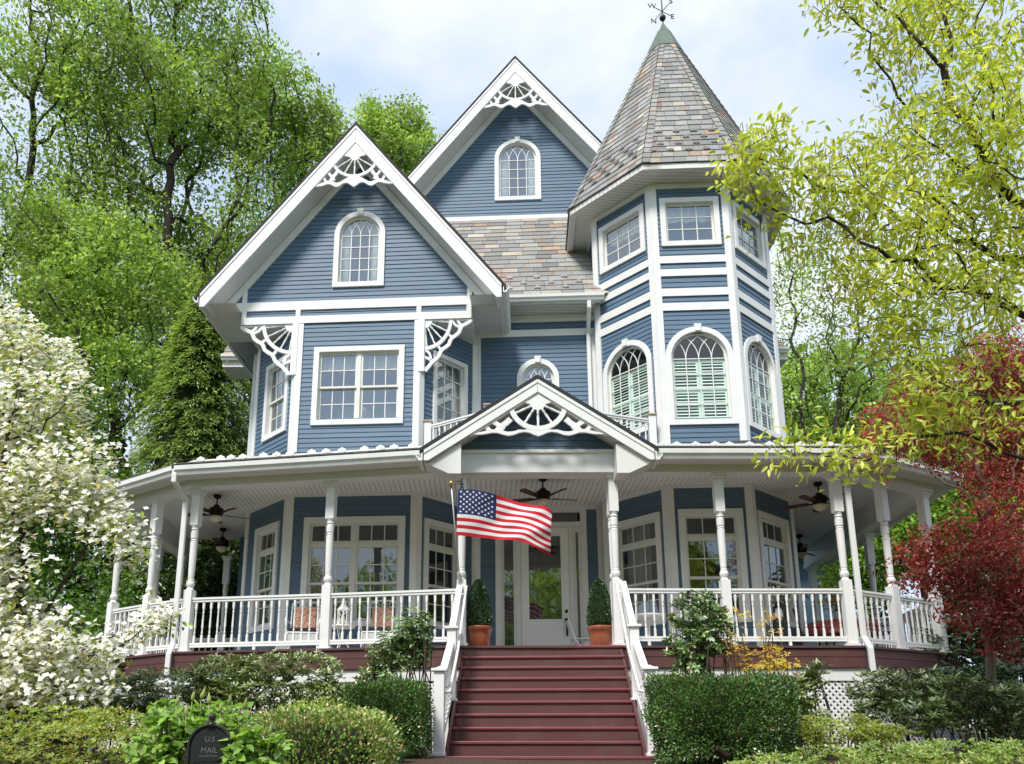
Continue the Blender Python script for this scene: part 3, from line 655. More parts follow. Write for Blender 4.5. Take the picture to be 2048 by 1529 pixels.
# turret roof
EAP, EZ, APX = 2.45, 13.28, Vector((CT.x + .12, CT.y, 19.28))
tr = MB(); tr.cols = True; under = MB()
hipcaps = []; guards = []
CUTF = .845
for k in range(8):
    A2, B2 = octv(EAP, k), octv(EAP, k + 1); A, B = Vector((*A2, EZ)), Vector((*B2, EZ)); mid = (A + B) / 2
    fr = Frame(None, O=A, S=B - A, U=APX - mid); W = (B - A).length; L = (APX - mid).length
    slates(tr, fr, L * CUTF, lambda u: W / 2 * u / L, lambda u: W - W / 2 * u / L, .21, .27, wts=(9, 8, 8, 7, 6, 1.3, 1.6, .8, .8))
    under.add([fr.p(0, 0, -.005), fr.p(W, 0, -.005), fr.p(W / 2, L, -.005)], [(0, 1, 2)])
    for s in (0, 1):       # hip slates
        caps = MB(); caps.cols = True
        nn = 34
        for i in range(int(nn * CUTF)):
            t0, t1 = i / nn, (i + 1.04) / nn; c = random.choices(SL, (8, 6, 6, 6, 6, 1, 1, .3, .5))[0]; kk = random.uniform(.9, 1.2); caps.curc = tuple(v * kk for v in c)
            e0, e1 = W / 2 * t0, W / 2 * t1; w0 = .16 * (1 - .4 * t0); w1 = .16 * (1 - .4 * t1)
            if s == 0: q = [(e0, t0 * L, .036), (min(e0 + w0, W / 2), t0 * L, .036), (min(e1 + w1, W / 2), t1 * L, .022), (e1, t1 * L, .022)]
            else: q = [(max(W - e0 - w0, W / 2), t0 * L, .036), (W - e0, t0 * L, .036), (W - e1, t1 * L, .022), (max(W - e1 - w1, W / 2), t1 * L, .022)]
            P = [fr.p(*v) for v in q]; P += [fr.p(v[0], v[1], 0) for v in q[:2]]
            caps.add(P, [(0, 1, 2, 3), (4, 5, 1, 0)])
        hipcaps.append(caps)
    if k in (0, 7, 1, 6):
        for r_, (u, off) in enumerate(((.42, 0), (.67, .5), (.92, 0), (1.17, .5))):
            if r_ == 3 and k in (1, 6): continue
            for j in range(5):
                x = W * .12 + (j + off) * W * .185
                if W / 2 * u / L + .1 < x < W - W / 2 * u / L - .1: guards.append((fr, x, u))
trO = tr.build('turret_roof', M['slate'], H); [q_.build('hip_slates', M['slate'], trO) for q_ in hipcaps]; under.build('roof_deck', M['slate_edge'], trO)
c = MB(); hz = APX.z; zc_ = EZ + (APX.z - EZ) * (CUTF - .015)
apo = Vector((.12, 0)); ring = [octv(EAP * (1 - CUTF + .015) + .03, k, CT + apo * CUTF) for k in range(8)]
ring2 = [octv(EAP * (1 - .955) + .05, k, CT + apo) for k in range(8)]; ring3 = [octv(EAP * (1 - .955) + .02, k, CT + apo) for k in range(8)]
zc2 = EZ + (APX.z - EZ) * .955
c.add([(*v, zc_) for v in ring] + [(*v, zc2) for v in ring2], [(i, (i + 1) % 8, 8 + (i + 1) % 8, 8 + i) for i in range(8)])
c.add([(*v, zc2 - .02) for v in ring2] + [(*v, zc2 + .01) for v in ring3] + [(APX.x, APX.y, APX.z + .1)], [(i, (i + 1) % 8, 8 + (i + 1) % 8, 8 + i) for i in range(8)] + [(8 + i, 8 + (i + 1) % 8, 16) for i in range(8)])
c.build('copper_cap', M['copper'], trO)
# turret eave: fascia, soffit
c = MB(); o1 = [octv(EAP - .02, k) for k in range(8)]; i1 = [octv(AP - .03, k) for k in range(8)]; o2 = [octv(EAP - .16, k) for k in range(8)]
vs = [(*v, EZ - .005) for v in o1] + [(*v, EZ - .13) for v in o1] + [(*v, EZ - .13) for v in o2] + [(*v, EZ - .075) for v in o2] + [(*v, TTOP) for v in i1]
fs = []
for r_ in range(4):
    for i in range(8): fs.append((r_ * 8 + i, r_ * 8 + (i + 1) % 8, r_ * 8 + 8 + (i + 1) % 8, r_ * 8 + 8 + i))
c.add(vs, fs); c.build('turret_soffit', M['soffit'], H)
# main roof between gable and turret
EY = .55
A, B = CW.p(-2.2, 11.12, EY), CW.p(CW.W + .12, 11.12, EY)
top = Vector((0, 0, rz0 - 11.12)) + (-CW.N) * ((RG.O - CW.O).dot(-CW.N) + EY - .1)
mr_, W, mbm = roof_face(A, B, top, 0); Lm = top.length
slates(mbm, mr_, Lm + .1, lambda u: 0, lambda u: W + .9, .275, .42, wts=(5, 4, 4, 4, 3, 2, 3, 1.2, 1.6))
for i, v in enumerate(mbm.c):    # warmer slates low on the left of this slope
    p = Vector(mbm.v[i]) - mr_.O; s_, u_ = p.dot(mr_.S), p.dot(mr_.U)
    w_ = max(0, 1 - abs(s_ - 2.55) / .55) * max(0, 1 - abs(u_ - 1.0) / 1.15)
    mbm.c[i] = tuple(v[k] * (1 - .8 * w_) + (.38, .17, .13)[k] * .8 * w_ for k in range(3))
mO = mbm.build('main_roof', M['slate'], H)
c = MB(); c.add([mr_.p(0, 0, -.01), mr_.p(W + .9, 0, -.01), mr_.p(W + .9, Lm, -.01), mr_.p(0, Lm, -.01)], [(0, 1, 2, 3)]); c.build('roof_deck', M['slate_edge'], mO)
for u, off in ((.35, 0), (.62, .5), (.95, 0)):
    for j in range(4):
        x = 2.35 + (j + off) * .62
        if x < W: guards.append((mr_, x, u))
gutter_run([A + Vector((0, 0, -.16)), B + Vector((.05, 0, -.16))])
c = MB(); c.fbox(CW, -2.2, CW.W + .1, 10.93, 11.1, EY - .03, EY - .002); c.build('fascia', M['white'], H)
c = MB(); c.add([CW.p(-.8, zt1 + .1, EY - .03), CW.p(CW.W, zt1 + .1, EY - .03), CW.p(CW.W, zt1 + .004, 0), CW.p(-.8, zt1 + .004, 0)], [(0, 1, 2, 3)])
c.add([CW.p(-.8, zt1 + .1, EY - .031), CW.p(CW.W + .1, zt1 + .1, EY - .031), CW.p(CW.W + .1, 10.95, EY - .031), CW.p(-.8, 10.95, EY - .031)], [(0, 1, 2, 3)])
c.build('eave_soffit', M['soffit'], H)
# snow guards
def guard_mesh(s, white):
    g = MB(); fr = Frame(None, O=(0, 0, 0), S=(1, 0, 0), U=(0, 0, 1))
    for x, z, r in ((-.044, .035, .034), (.044, .035, .034), (0, .055, .036)): g.poly(fr, [(s * a, s * b) for a, b in arc(x, z, r, 0, 330, 11)], -.006 - x * .05, .007 + x * .05 + z * .02)
    g.poly(fr, [(-.012 * s, -.02 * s), (.012 * s, -.02 * s), (.012 * s, .05 * s), (-.012 * s, .05 * s)], -.004, .004)
    g.add([(-.012 * s, 0, 0), (.012 * s, 0, 0), (.012 * s, .12 * s, .002), (-.012 * s, .12 * s, .002)], [(0, 1, 2, 3)])
    o = g.build('snow_guard', M['white'] if white else M['lead'], H, loc=(0, 0, 0)); return o
G0 = guard_mesh(1.0, False)
for i, (fr, x, u) in enumerate(guards):
    o = G0 if i == 0 else G0.copy()
    if i: col.objects.link(o); o.parent = H
    o.location = fr.p(x, u, .03) - H.location; hn = Vector((fr.N.x, fr.N.y, 0)); o.rotation_euler = (R(-18), 0, math.atan2(hn.y, hn.x) + math.pi / 2); o.scale = (.95,) * 3
# ---- remaining walls and back roofs, seen only as slivers
c = MB(); c.cols = True
side = [((-4.97, 24.0), (-4.97, 17.0))]
for A_, B_ in side: siding(Frame(A_, B_), FLOOR - 1.6, 10.9, exp=.12)
siding(Frame((6.6, 18.3), (6.6, 24.0)), FLOOR - 1.6, 13.5, exp=.12)
siding(Frame(octv(AP, 3), (6.6, 18.3)), FLOOR - 1.6, 13.0, exp=.12)
c.box(-4.9, 6.5, 19.6, 24, 1.4, 13.5); c.box(-2.5, 4.5, 19.7, 25.5, 13.4, 15.2); c.build('rear_wall', M['siding'], H)
def wing(x0, x1, yf, z, dep, rise):
    mb = MB(); mb.cols = True; fr = Frame(None, O=(x0, yf, z), S=(1, 0, 0), U=(0, dep, rise)); L = math.hypot(dep, rise)
    slates(mb, fr, L, lambda u: 0, lambda u: x1 - x0, .21, .3, wts=(1, 1, 1, 2, 2, 4, 3, 4, 3)); o = mb.build('wing_roof', M['slate'], H)
    d = MB(); d.add([fr.p(0, 0, -.01), fr.p(x1 - x0, 0, -.01), fr.p(x1 - x0, L, -.01), fr.p(0, L, -.01)], [(0, 1, 2, 3)]); d.build('roof_deck', M['slate_edge'], o)
    gutter_run([(x0, yf, z - .15), (x1, yf, z - .15)])
    s = MB(); s.box(x0 + .02, x1, yf + .02, yf + .7, z - .3, z - .17); s.build('wing_soffit', M['soffit'], H)
wing(-6.35, -4.98, 18.6, 10.95, 1.5, 1.9); wing(6.6, 7.7, 18.9, 11.3, 1.6, 1.6); wing(8.7, 11.3, 24.0, 7.62, 1.8, 1.2)
c = MB(); c.cols = True; c.box(8.9, 11.0, 24.7, 28, 1.5, 7.4); c.build('wing_wall', M['siding'], H)
c = MB(); c.cols = True; c.box(-5.75, -5.0, 19.2, 20.6, 1.5, 10.7); c.build('wing_wall', M['siding'], H); c = MB(); c.cols = True; c.box(6.65, 7.2, 19.5, 23, 1.5, 11); c.build('wing_wall', M['siding'], H)
c = MB(); z = 10.78
c.sweep([(-5.05, 18.42, z), (-5.05, 18.42, z - .12), (-5.06, 18.2, z - .3), (-5.06, 17.12, z - .6), (-5.06, 17.08, z - .8), (-5.06, 17.08, 7.4)], .09, .07, (1, .2, 0)); c.build('downspout', M['gutter'], H)
# ================================================================== PORCH (parts of the house)
V2 = lambda x, y: Vector((x, y))
POST = dict(el=V2(-.30, 13.14), er=V2(2.21, 13.12), lm=V2(-2.55, 13.57), lc=V2(-5.0, 13.99), l5=V2(-5.92, 14.55), l6=V2(-6.85, 15.22), w1=V2(-7.05, 17.6), w2=V2(-7.1, 19.2), wb=V2(-6.02, 19.2),
            rm=V2(3.97, 13.14), rc=V2(5.93, 13.14), r9=V2(6.95, 13.68), r10=V2(7.95, 14.2), e1=V2(8.3, 17.1), e2=V2(8.35, 20.3))
OUT = [V2(-7.3, 19.5), V2(-7.12, 15.2), V2(-5.1, 13.80), V2(-.55, 13.0), V2(2.5, 12.98), V2(6.02, 12.98), V2(8.15, 14.1), V2(8.55, 20.6)]
def offs(poly, d):           # outward offset of the open outline
    res = []
    for i, p in enumerate(poly):
        ns = []
        if i > 0: t = (p - poly[i - 1]).normalized(); ns.append(V2(t.y, -t.x))
        if i < len(poly) - 1: t = (poly[i + 1] - p).normalized(); ns.append(V2(t.y, -t.x))
        n = sum(ns, V2(0, 0)).normalized(); k = d / max(.4, n.dot(ns[0])); res.append(p + n * k)
    return res
inner = [V2(-4.97, 19.5), V2(-4.97, 17.0), V2(-3.82, 15.78), V2(-1.25, 15.62), V2(-.1, 16.77), V2(2.55, 16.62), octv(AP, -1), octv(AP, 0), octv(AP, 1), octv(AP, 2), octv(AP, 3), V2(6.6, 20.6)]
def flat(mb, z, outl, inn, down=False):
    vs = [(*p, z) for p in outl] + [(*p, z) for p in inn[::-1]]
    mb.add(vs, [list(range(len(vs)))[::-1 if down else 1]])
dk = MB(); dk2 = MB(); d1_ = offs(OUT, .03)
vs = [(*p, FLOOR) for p in d1_] + [(*p, FLOOR - .035) for p in d1_]; n_ = len(d1_)
dk.add(vs, [[i, i + n_, i + 1 + n_, i + 1] for i in range(n_ - 1)]); flat(dk2, FLOOR + .002, offs(OUT, -.05), inner); flat(dk, FLOOR, d1_, inner); flat(dk, FLOOR - .035, d1_, inner, True); dk2.build('bounce_floor', M['deck'], H)  # pale sheet added over the maroon floor to throw light into the porch
dk.build('porch_floor', M['maroon'], H)
def strip(outl, z0, z1, t, skip=()):
    mb = MB()
    a, b = outl, offs(outl, -t)
    for i in range(len(outl) - 1):
        if i in skip: continue
        P = [(*b[i], z0), (*b[i + 1], z0), (*b[i + 1], z1), (*b[i], z1), (*a[i], z0), (*a[i + 1], z0), (*a[i + 1], z1), (*a[i], z1)]
        mb.hexa(P)
    return mb
fz = strip(OUT, FLOOR - .17, FLOOR - .04, .04); q = strip(offs(OUT, -.006), FLOOR - .34, FLOOR - .174, .04); fz.v += []
o_ = len(fz.v); fz.add(q.v, q.f); fz.build('deck_fascia', M['maroon'], H)
strip(offs(OUT, -.05), FLOOR - .54, FLOOR - .345, .04).build('skirt_board', M['white'], H)
# lattice skirt
LO = offs(OUT, -.07)
for i in range(len(LO) - 1):
    A, B = LO[i], LO[i + 1]; fr = Frame(A, B); W = fr.W; z0, z1 = 1.35, FLOOR - .5; hgt = z1 - z0; st = .104
    if i == 3: continue
    lat = MB()
    for sg in (1, -1):
        x = -hgt
        while x < W + hgt:
            xa, xb = (x, x + hgt) if sg > 0 else (x + hgt, x); za, zb = z0, z1
            def clip(xa, za, xb, zb):
                t0, t1 = 0, 1; dx = xb - xa
                for lim, s in ((0, 1), (W, -1)):
                    num = (lim - xa) / dx
                    if s * dx > 0: t0 = max(t0, num)
                    else: t1 = min(t1, num)
                return t0, t1
            t0, t1 = clip(xa, za, xb, zb)
            if t1 - t0 > .02:
                lat.ribbon(fr, [(xa + (xb - xa) * t0, za + (zb - za) * t0), (xa + (xb - xa) * t1, za + (zb - za) * t1)], .039, -.012 - .008 * (sg > 0), -.004 - .008 * (sg > 0))
            x += st
    k = max(1, round(W / 1.9))
    for j in range(k + 1): lat.fbox(fr, W * j / k - .06, W * j / k + .06, z0, z1, -.02, .02)
    lat.build('lattice_panel', M['white'], H)
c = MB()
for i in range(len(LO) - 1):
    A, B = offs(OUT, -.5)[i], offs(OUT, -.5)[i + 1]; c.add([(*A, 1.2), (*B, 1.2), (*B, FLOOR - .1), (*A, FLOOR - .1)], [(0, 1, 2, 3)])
c.build('crawlspace_shade', M['shade_stem'], H)  # dark sheet stands in for the shade behind the lattice
# ceiling, beam, soffit, gutter, roof
c = MB(); flat(c, CEIL, offs(OUT, -.1), inner, True); c.build('porch_ceiling', M['ceiling'], H)
BEAM = offs(OUT, -.02)
b = strip(BEAM, 5.985, 6.105, .26); b.build('porch_beam', M['white'], H, bevel=.008)
strip(offs(OUT, .0), 6.06, 6.108, .03).build('beam_moulding', M['white'], H)
strip(offs(OUT, -.05), 6.10, CEIL + .02, .2).build('beam_cover', M['white'], H)
EAV = offs(OUT, .30)
c = MB(); e2 = offs(OUT, -.03)
for seg in ((0, 1, 2), (4, 5, 6)):
    c = MB()
    for i in seg: c.add([(*e2[i], 6.108), (*e2[i + 1], 6.108), (*EAV[i + 1], 6.108), (*EAV[i], 6.108)], [(0, 1, 2, 3)])
    c.build('porch_soffit', M['soffit'], H)
strip(EAV, 6.10, 6.265, .03, skip=(3,)).build('fascia', M['white'], H)
GE = offs(OUT, .305)
PCX0, PCX1 = -.92, 2.82          # the portico roof interrupts the gutter here
def cut(a, b, x): t = (x - a.x) / (b.x - a.x); return a + (b - a) * t
gl_ = [GE[0], GE[1], GE[2], cut(GE[2], GE[3], PCX0)]; gr_ = [cut(GE[4], GE[5], PCX1), GE[5], GE[6], GE[7]]
gutter_run([(*p, 6.08) for p in gl_], s=.135); gutter_run([(*p, 6.08) for p in gr_], s=.135)
# porch roof with real slates
EZ0 = 6.285
EV = offs(OUT, .36)
prs = MB(); prs.cols = True; c = MB()
pairs = [((EV[0], EV[1]), (inner[0], inner[1])), ((EV[1], EV[2]), (inner[1], inner[2])), ((EV[2], EV[3]), (inner[2], inner[3])), ((EV[3], EV[4]), (inner[3], inner[6])),
         ((EV[4], EV[5]), (inner[6], inner[8])), ((EV[5], EV[6]), (inner[8], inner[9])), ((EV[6], EV[7]), (inner[9], inner[11]))]
pguard = []
for pi_, ((a, b), (p, q)) in enumerate(pairs):
    A, B, P_, Q_ = Vector((*a, EZ0)), Vector((*b, EZ0)), Vector((*p, PR)), Vector((*q, PR))
    if pi_ == 3: A, B = A.lerp(P_, .2), B.lerp(Q_, .2)
    c.add([A, B, Q_, P_], [(0, 1, 2), (0, 2, 3)])
    S_ = (B - A).normalized(); m_ = (P_ + Q_) / 2 - A; U_ = m_ - S_ * m_.dot(S_); fr = Frame(None, O=A, S=S_, U=U_); L = U_.length; W = (B - A).length
    pa, qa = (P_ - A).dot(fr.S), (Q_ - A).dot(fr.S)
    slates(prs, fr, L, lambda u: pa * u / L, lambda u: W + (qa - W) * u / L, .2, .28, wts=(5, 5, 4, 5, 2, 1, 1, .6, .5), tone=.62)
    pguard.append((fr, W))
pr_o = prs.build('porch_roof', M['slate'], H); c.build('roof_deck', M['slate_edge'], pr_o)
G1 = guard_mesh(1.0, True); cnt = 0
for fr, W, x0, x1 in ((pguard[2][0], pguard[2][1], .3, 4.2), (pguard[1][0], pguard[1][1], 1.5, 2.3), (pguard[4][0], pguard[4][1], .55, 3.6), (pguard[5][0], pguard[5][1], .3, 1.4)):
    x = x0; j = 0
    while x < x1:
        u = (.30, .52, .40)[j % 3]
        o = G1 if cnt == 0 else G1.copy()
        if cnt: col.objects.link(o); o.parent = H
        o.location = fr.p(x, u, .02) - H.location; hn = Vector((fr.N.x, fr.N.y, 0)); o.rotation_euler = (0, 0, math.atan2(hn.y, hn.x) + math.pi / 2)
        cnt += 1; j += 1; x += random.uniform(.25, .33)
# ---- portico
PF = Frame((-.45, 13.0), (2.42, 12.97)); PSC = (.955 + .45); PZ = at(1073, 752, 12.6).z; PM = .665; PH = 1.86; PO = .40
ro = MB(); bas = []; so = MB()
pk = []
for sg in (-1, 1):
    f = lambda t, o: (PSC + sg * t, PZ - o - PM * t)
    q8 = [f(0, 0), f(PH + .07, 0), f(PH + .07, .07), f(0, .07)]; bk = [-2.4, -.12, -.12, -2.4]
    ro.hexa([PF.p(a_, b_, d_) for (a_, b_), d_ in zip(q8, bk)] + [PF.p(a_, b_, PO + .04) for a_, b_ in q8])
    b = MB(); bh = .23; tl = PH - (bh - .18) / PM
    b.poly(PF, [f(.002, .072), f(PH, .072), f(PH, .252), f(tl, .07 + bh), f(.002, .07 + bh)], PO - .02, PO + .02)
    b.poly(PF, [f(.003, .075), f(PH, .075), f(PH, .14), f(.003, .14)], PO + .015, PO + .036)
    b.build('bargeboard', M['white'], H, bevel=.005)
    so.poly(PF, [f(0, .08), f(PH - .02, .08), f(PH - .02, .23), f(tl, .04 + bh), f(0, .04 + bh)], -.02, PO - .015)
    x = PSC + sg * (PH + .02); z = PZ - PM * PH - .25
    p0, p1 = PF.p(x, z, PO + .02), PF.p(x, z, -.12)
    gutter_run([p0, p1] if sg > 0 else [p1, p0], s=.115)
    # closed return under the eave
    so.poly(PF, [(x - sg * .02, z + .16), (x - sg * .02, z - .01), (x - sg * .42, z - .2), (x - sg * .62, z - .2), (x - sg * .62, z + .3)], -.1, PO - .05)
ro.build('portico_roof', M['slate_edge'], H); so.build('soffit', M['soffit'], H)
# slates edge rows on the portico so that its verge reads as stone
siding(PF, 6.33, PZ - .29, lambda z: PSC - (PZ - .27 - z) / PM, lambda z: PSC + (PZ - .27 - z) / PM, key='pf')
c = MB(); c.fbox(PF, .03, PF.W - .03, 5.965, 6.33, -.30, .03); c.fbox(PF, .0, PF.W, 6.30, 6.36, -.2, .06); c.build('portico_beam', M['white'], H, bevel=.008)
fret(PF, PSC, PZ - .30, 1.12, .745, PO - .05, .41, .18)
# ---- posts
def post(p, ang=0.0, z0=FLOOR, z1=5.99, name='porch_post'):
    S_ = Vector((math.cos(ang), math.sin(ang), 0)); fr = Frame(None, O=(p.x, p.y, 0), S=S_, U=(0, 0, 1)); w = .075
    m = MB()
    m.fbox(fr, -w, w, z0, z0 + 1.08, -w, w); m.fbox(fr, -w - .03, w + .03, z0, z0 + .05, -w - .03, w + .03)
    m.fbox(fr, -w, w, z1 - .66, z1 - .05, -w, w); m.fbox(fr, -w - .02, w + .02, z1 - .09, z1 - .045, -w - .02, w + .02); m.fbox(fr, -w - .045, w + .045, z1 - .045, z1, -w - .045, w + .045)
    h0, h1 = z0 + 1.08, z1 - .66; L = h1 - h0
    prof = [(.074, 0), (.06, .02), (.05, .035), (.066, .06), (.074, .09), (.066, .12), (.05, .14), (.056, .155), (.046, .17), (.052, .19), (.058, .4), (.06, .5), (.062, .7), (.064, .74), (.052, .75), (.064, .765), (.05, .785), (.064, .8), (.066, .9), (.052, .915), (.07, .935), (.055, .955), (.062, .975), (.074, 1)]
    m.lathe((p.x, p.y, h0), [(r, t * L) for r, t in prof], 16)
    return m.build(name, M['white'], H)
def an(a, b): return math.atan2(b.y - a.y, b.x - a.x)
angs = dict(el=0, er=0, lm=an(POST['lc'], POST['el']), lc=an(POST['lc'], POST['el']), l5=an(POST['l5'], POST['lc']), l6=an(POST['l6'], POST['l5']), w1=0, w2=0, wb=0, rm=0, rc=0, r9=an(POST['rc'], POST['r10']), r10=an(POST['rc'], POST['r10']), e1=0, e2=0)
for k, p in POST.items(): post(p, angs[k])
for p in (V2(-.30, 13.36), V2(2.21, 13.34)): post(p)      # the entry posts stand in pairs
# ---- railings
def baluster_mesh(h):
    m = MB(); s = .017; fr = Frame(None, O=(0, 0, 0), S=(1, 0, 0), U=(0, 0, 1))
    m.fbox(fr, -s, s, 0, h * .2, -s, s); m.fbox(fr, -s, s, h * .83, h, -s, s)
    m.lathe((0, 0, h * .2), [(.018, 0), (.011, .02), (.018, .05), (.012, .07), (.013, .1), (.019, h * .2), (.015, h * .4), (.012, h * .5), (.018, h * .53), (.011, h * .56), (.018, h * .6), (.017, h * .63)], 8)
    return m
FARB = MB(); BAL = baluster_mesh(.74); bal_o = None; nbal = 0
def railing(a, b, z0=FLOOR, h=.94, gap0=.08, gap1=.08, individual=True, name='porch_railing', sp=.134, bname='baluster'):
    global bal_o, nbal
    fr = Frame(a, b); W = fr.W; m = MB()
    m.fbox(fr, gap0, W - gap1, z0 + h - .035, z0 + h, -.042, .042); m.fbox(fr, gap0, W - gap1, z0 + h - .075, z0 + h - .034, -.028, .028)
    br = MB(); br.fbox(fr, gap0, W - gap1, z0 + .09, z0 + .13, -.024, .024); br.fbox(fr, gap0, W - gap1, z0 + .128, z0 + .165, -.03, .03)
    if W > 1.3: br.fbox(fr, W / 2 - .02, W / 2 + .02, z0, z0 + .095, -.02, .02)
    n = int((W - gap0 - gap1) / sp); pts = [gap0 + (W - gap0 - gap1) * (i + .5) / n for i in range(n)]
    if not individual:
        for s in pts:
            o = fr.p(s, z0 + .14, 0); FARB.add([Vector(v) + o for v in BAL.v], BAL.f)
        Rl = m.build(name, M['white'], H); br.build('bottom_rail', M['white'], Rl); return Rl
    Rl = m.build(name, M['white'], H); br.build('bottom_rail', M['white'], Rl)
    for s in pts:
        if bal_o is None: bal_o = BAL.build('baluster', M['white'], Rl, loc=(0, 0, 0)); o = bal_o
        else: o = bal_o.copy(); col.objects.link(o); o.parent = Rl
        o.name = bname; o.location = fr.p(s, z0 + .14, 0) - H.location; o.rotation_euler = (0, 0, math.atan2(fr.S.y, fr.S.x)); nbal += 1
    return Rl
railing(POST['lm'], POST['el']); railing(POST['lc'], POST['lm']); railing(POST['er'], POST['rm']); railing(POST['rm'], POST['rc'])
railing(POST['rc'], POST['r9']); railing(POST['l5'], POST['lc']); railing(POST['l6'], POST['l5']); railing(POST['r9'], POST['r10'])
for a, b in (('w1', 'l6'), ('w2', 'w1'), ('r10', 'e1'), ('e1', 'e2')): railing(POST[a], POST[b], individual=False)
railing(POST['w2'], V2(-4.97, 19.2), individual=False)
FO = FARB.build('baluster', M['white'], H); FO['kind'] = 'stuff'
# balcony over the portico
def cap_post(p, z0, z1, w=.07):
    m = MB(); m.box(p.x - w, p.x + w, p.y - w, p.y + w, z0, z1); P = m.build('balcony_post', M['white'], H)
    k = MB(); k.box(p.x - w - .025, p.x + w + .025, p.y - w - .025, p.y + w + .025, z1, z1 + .03); k.add([(p.x - w, p.y - w, z1 + .03), (p.x + w, p.y - w, z1 + .03), (p.x + w, p.y + w, z1 + .03), (p.x - w, p.y + w, z1 + .03), (p.x, p.y, z1 + .07)], [(0, 1, 4), (1, 2, 4), (2, 3, 4), (3, 0, 4)]); k.build('post_cap', M['capwood'], P)
bp = [V2(-1.04, 15.42), V2(.15, 14.62), V2(1.8, 14.56), V2(3.36, 15.08)]
for p in bp: cap_post(p, 6.8, 7.86)
for i in range(3): railing(bp[i], bp[i + 1], 6.86, .92, name='balcony_railing', sp=.13, bname='balcony_baluster')
c = MB(); c.add([(*bp[0], 6.9), (*bp[1], 6.9), (*bp[2], 6.9), (*bp[3], 6.9), (2.5, 16.5, 6.9), (-.1, 16.7, 6.9)], [(0, 1, 2, 3, 4, 5)]); c.build('balcony_floor', M['slate_edge'], H)
# ---- downspouts
def spout(pts, side=(1, 0, 0), w=.085): m = MB(); m.sweep(pts, w, .07, side); m.build('downspout', M['gutter'], H, bevel=.012)
gz = 6.12
L = POST['lc']; spout([(GE[2].x - .02, GE[2].y - .07, gz), (GE[2].x - .02, GE[2].y - .07, gz - .14), (L.x - .16, L.y - .14, 5.75), (L.x - .16, L.y - .13, 5.6), (L.x - .16, L.y - .13, 3.25), (L.x - .17, L.y - .25, 3.05), (L.x - .17, L.y - .26, 2.7)])
L = POST['rc']; spout([(GE[5].x + .02, GE[5].y - .07, gz), (GE[5].x + .02, GE[5].y - .07, gz - .14), (L.x + .15, L.y - .12, 5.75), (L.x + .15, L.y - .11, 5.6), (L.x + .15, L.y - .11, 3.25), (L.x + .17, L.y - .24, 3.05), (L.x + .17, L.y - .25, 2.6)])
d = CW.p(CW.W - .16, 0, .09); spout([CW.p(CW.W - .16, 10.98, EY + .02), CW.p(CW.W - .16, 10.8, EY + .02), CW.p(CW.W - .16, 10.45, .1), CW.p(CW.W - .16, 10.3, .09), CW.p(CW.W - .16, 7.0, .09)])
# ---- front stairs
ST = Frame(None, O=(.98, 13.02, 0), S=(1, -.07, 0), U=(0, 0, 1)); RISE, RUN, NS = .1855, .270, 9
stairs = thing  # placeholder name kept local
s0 = MB(); s0.fbox(ST, -1.2, 1.2, 1.2, FLOOR - .05, -.04, -.01); SO = s0.build('front_stairs', M['maroon'], H); SO['label'] = 'maroon front stairs of ten wide treads'
for sg in (-1, 1):
    pts = [(0.0, FLOOR - .05)]
    for i in range(1, NS + 1): pts += [((i - 1) * RUN + .0, FLOOR - i * RISE - .03)] if i == 0 else []
    fr = Frame(None, O=ST.p(sg * 1.235, 0, 0), S=ST.N, U=(0, 0, 1))
    s0 = MB(); s0.poly(fr, [(0, FLOOR - .06), (NS * RUN - .02, FLOOR - NS * RISE - .02 + .12), (NS * RUN - .02, 1.15), (0, 1.15)], -.02, .02); s0.build('stringer', M['maroon'], SO)
for i in range(0, NS + 1):
    z = FLOOR - i * RISE; d0 = (i - 1) * RUN if i else -.35; d1 = i * RUN
    hw = 1.262 if i < NS else 1.44
    t = MB(); t.fbox(ST, -hw, hw, z - .038, z, d0 - .03, d1 + .025) if i else t.fbox(ST, -hw, hw, z - .038, z + .004, d0, d1 + .025)
    if i == NS: t.fbox(ST, -hw, hw, z - .038, z, d1, d1 + .34); d1 += .34
    T = t.build('tread', M['nosing'], SO, bevel=.008)
    r = MB(); r.fbox(ST, -hw + .01, hw - .01, z - RISE + .0, z - .039, d1 - .03, d1); r.build('riser', M['maroon'], SO)
DB = (NS - 0.15) * RUN; DM = 4.85 * RUN
def newel(s, d, z0, h, w=.065):
    p = ST.p(s, 0, d); fr = Frame(None, O=(p.x, p.y, 0), S=ST.S, U=(0, 0, 1)); m = MB()
    m.fbox(fr, -w, w, z0, z0 + h, -w, w); m.fbox(fr, -w - .02, w + .02, z0, z0 + .04, -w - .02, w + .02)
    m.fbox(fr, -w - .035, w + .035, z0 + h, z0 + h + .035, -w - .035, w + .035); m.add([fr.p(-w, z0 + h + .035, -w), fr.p(w, z0 + h + .035, -w), fr.p(w, z0 + h + .035, w), fr.p(-w, z0 + h + .035, w), fr.p(0, z0 + h + .07, 0)], [(0, 1, 4), (1, 2, 4), (2, 3, 4), (3, 0, 4)])
    m.build('newel_post', M['white'], H, bevel=.006)
